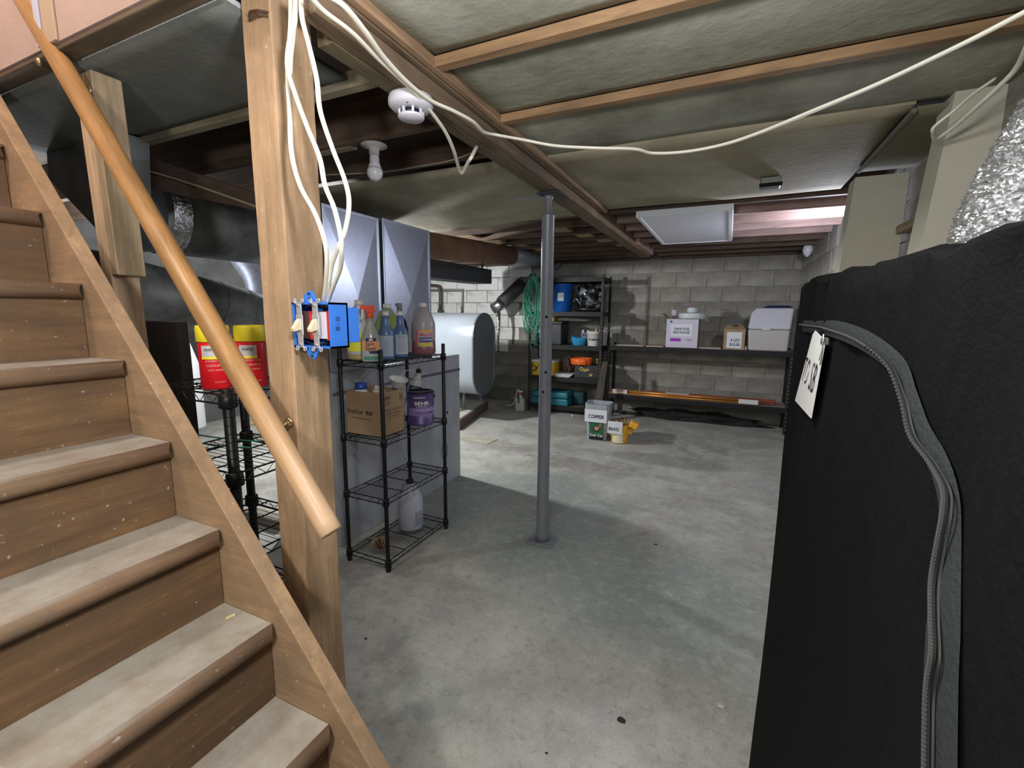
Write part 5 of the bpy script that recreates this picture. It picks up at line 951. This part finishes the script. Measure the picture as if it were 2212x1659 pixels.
bm=BM(); vs=[bm.verts.new(f(.0065)(x,y)) for x,y in ((.02,.15),(.05,.165),(.06,.21),(.035,.215),(.03,.185))]; bm.faces.new(vs); obj('fish_mark',bm,mat('fish_brown',(.35,.14,.06)),T,local=True,keep=True)
T=thing('brass_bucket','cut orange-yellow bucket labelled BRASS with odd fittings inside, beside the copper bin','bucket',(-1.03,5.12,0),.1); oy=mat('orange_yellow_plastic',(.80,.42,.04),.45,var=.08)
bm=BM(); lathe(bm,[(.085,0),(.095,.01),(.10,.20),(.103,.21),(.097,.21),(.09,.015),(.001,.012)],(0,0,0),24,cap=False); obj('bucket_body',bm,oy,T,local=True)
bm=BM(); box(bm,.02,.12,-.06,.05,.215,.29,.015,2,M=Matrix.Rotation(.35,4,'Y')); obj('bucket_flap',bm,oy,T,local=True)
bm=BM(); box(bm,.085,.14,-.03,.05,.10,.17,.012,2); obj('bucket_grip',bm,oy,T,local=True)
bm=BM(); r=random.Random(2)
for k in range(9): a=k*2.4; tube(bm,[(.05*math.cos(a),.05*math.sin(a),.15),(.06*math.cos(a+1),.06*math.sin(a+1),.24+.02*(k%3))],.013,8)
obj('fittings',bm,mat('dull_brass',(.35,.25,.08),.4,.7,var=.4,vscale=20),T,local=True,kind='stuff')
f=arc(.10,0,-PI/2-.28,.004); sheet(T,.125,.13,arc(.100,0,-PI/2-.15,.003),mat('label_cream',(.7,.68,.45)),y=.075); 
fl=flat((-.045,-.115,.19),(1,-.12,0),(.05,-.1,1),.002); sheet(T,.165,.145,fl,paper,n=1,y=0,name='paper_label'); text(T,[('BRASS',.055,-.012,-.02,.8)],ink,lambda x,y: fl(x,y)+V((0,-.002,0)))
# --- red tubs on the second rack
redp=mat('red_plastic',(.68,.012,.02),.35,var=.04); yelp=mat('yellow_lid',(.80,.68,.03),.4)
ZR=1.210
def tub(loc,label,rz):
    T=thing('red_tub',label,'tub',loc,rz,'red and yellow tubs on the wire rack'); bm=BM(); lathe(bm,[(.039,0),(.042,.004),(.043,.14),(.042,.145)],(0,0,0),30); obj('tub_body',bm,redp,T,local=True)
    bm=BM(); lathe(bm,[(.044,.146),(.0455,.148),(.0455,.190),(.043,.196),(.001,.197)],(0,0,0),30); obj('tub_lid',bm,yelp,T,local=True)
    sheet(T,.05,.035,arc(.0435,.118,0),mat('label_silver',(.50,.48,.50),.5),x=-.01); sheet(T,.05,.008,arc(.0435,.118,0,.0018),yelp,y=-.020,x=-.01); text(T,[('WIPES',.012,-.01,.004)],ink,arc(.0435,.118,0,.002)); text(T,[('DISINFECTING',.008,0,.02),('CLEANING',.010,0,.006),('WET WIPES',.008,0,-.008),('75 COUNT',.006,.01,-.045)],mat('pale_red_ink',(.8,.35,.3)),arc(.0435,.068,.0))
    return T
for (x,y,lb) in ((-1.378,.968,'red tub with yellow lid, right one, partly behind the handrail'),(-1.447,.893,'red tub with yellow lid, left one, mostly hidden by the handrail')):
    T=tub((x,y,ZR),lb,0); an=camang(T.location); T.rotation_euler=(0,0,an)
# green hose on second shelf of that rack
bm=BM(); pts=spline([py(418,1013,1.0)+V((0,0,.0)),py(450,1000,1.0),py(520,985,1.02),py(575,962,1.05)],6); bm2=[(p.x,p.y,.993) for p in pts]; tube(bm,bm2,.0028,8); one('green_rod',bm,mat('green_hose',(.02,.16,.11),.5),'thin green rod on the second shelf of the rack behind the stairs, upper','rod',bm2[0])
bm=BM(); pts=[(p[0]+.03,p[1]-.07,.993) for p in bm2]; tube(bm,pts,.0028,8); one('green_rod',bm,mat('green_hose',(.02,.16,.11)),'thin green rod on the second shelf of the rack behind the stairs, nearer the post','rod',pts[0])
# --- stuff in the laundry corner beyond the stairs
T=thing('water_heater','white cylindrical tank standing far beyond the wire rack','tank',py(405,905,3.05)*1.0); T.location.z=0; T.matrix_basis=Matrix.Translation(T.location)
bm=BM(); lathe(bm,[(.17,.12),(.175,.13),(.175,1.25),(.16,1.28),(.05,1.29)],(0,0,0),28); obj('tank_shell',bm,mat('white_enamel',(.62,.64,.66),.35),T,local=True)
for a in (0,2.1,4.2): bm=BM(); tube(bm,[(.13*math.cos(a),.13*math.sin(a),0),(.13*math.cos(a),.13*math.sin(a),.125)],.015,8); obj('tank_leg',bm,whitep,T,local=True)
bm=BM(); tube(bm,spline([(.1,-.14,.22),(.15,-.17,.22),(.16,-.17,.17)],4),.012,8); obj('drain_valve',bm,brass,T,local=True)
for i,(u,v,z,l,rz,lb) in enumerate(((470,900,0,.7,.3,'pale plank lying on the floor by the white tank'),(500,880,0,.9,.1,'pale plank on the floor farther behind the white tank'))):
    c=pz(u,v,0); c.x=max(c.x,-5.2); bm=BM(); box(bm,-l/2,l/2,-.05,.05,0,.03,.003,M=Matrix.Rotation(rz,4,'Z')); one('floor_plank',bm,mat('pale_plank',(.50,.38,.24),.7,var=.15),lb,'plank',(c.x,c.y,0),None,True)
T=thing('dark_cabinet','dark brown tall board frame standing behind the wire rack, left of the red tubs','cabinet',(-2.3,1.24,0)); dk=mat('near_black_wood',(.022,.013,.010),.8,var=.4)
a=py(335,900,1.22); b_=py(402,900,1.22)
bm=BM(); box(bm,a.x,b_.x,1.22,1.27,0,1.40,.003); obj('frame_post',bm,dk,T)
bm=BM(); tube(bm,spline([(b_.x,1.22,1.22),(b_.x+.02,1.21,1.222),(b_.x+.03,1.21,1.205)],4),.003,6); obj('hook',bm,ink,T)
# floor curb behind rack, seen through the shelves
bm=BM(); box(bm,-5.0,-2.62,1.93,2.02,0,.07,.006); one('concrete_curb',bm,mat('curb_concrete',(.33,.30,.25),.9,var=.2,bump=.4),'low rough concrete curb on the floor left of the furnace','curb',(-3.4,1.97,0))
bm=BM(); tube(bm,spline([py(410,575,2.6),py(440,582,2.6),py(470,590,2.6),py(492,588,2.6)],5),.006,6); p_=py(485,588,2.6); tube(bm,[p_,p_+V((.05,0,.0))],.012,8)
# floor debris
db=mat('dark_debris',(.03,.028,.02),.9)
for (u,v,s,lb) in ((1342,1556,.014,'dark chip on the floor, largest, near the bottom of the picture'),(1416,1176,.010,'dark chip on the floor right of the column foot'),(790,1380,.006,'tiny dark crumb on the floor beside the rough post'),(1180,1627,.005,'tiny dark crumb on the floor at the very bottom')):
    c=pz(u,v,0); bm=BM(); bmesh.ops.create_icosphere(bm,subdivisions=1,radius=1)
    for q in bm.verts: q.co=V((q.co.x*s*1.3,q.co.y*s,max(0,q.co.z)*s*.5))*(1+.3*random.uniform(-1,1))
    one('floor_chip',bm,db,lb,'debris',(c.x,c.y,.0),None,True)
c=pz(1555,1523,0); bm=BM(); bmesh.ops.create_icosphere(bm,subdivisions=1,radius=.014)
for q in bm.verts: q.co=V((q.co.x,q.co.y,max(0,q.co.z)*.4))*(1+.4*random.uniform(-1,1))
one('floor_chip',bm,mat('pale_debris',(.5,.48,.42),.9,var=.5,vscale=60),'pale crumbly fragment on the floor near the black fabric','debris',(c.x,c.y,0),None,True)
c=pz(1236,900,0); bm=BM(); lathe(bm,[(.012,0),(.014,.01),(.004,.03)],(0,0,0),8); one('floor_chip',bm,whitep,'tiny white scrap on the floor in front of the tall shelving','debris',(c.x,c.y,0),None,True)
c=pz(1034,950,0); bm=BM(); box(bm,-.19,.19,-.12,.12,0,.008,.003,M=Matrix.Rotation(-.1,4,'Z')); one('floor_cover',bm,mat('cover_concrete',(.36,.34,.28),.9,var=.2,bump=.4),'thin rectangular patch cover on the floor in front of the tank','cover',(c.x,c.y,0),None,True)
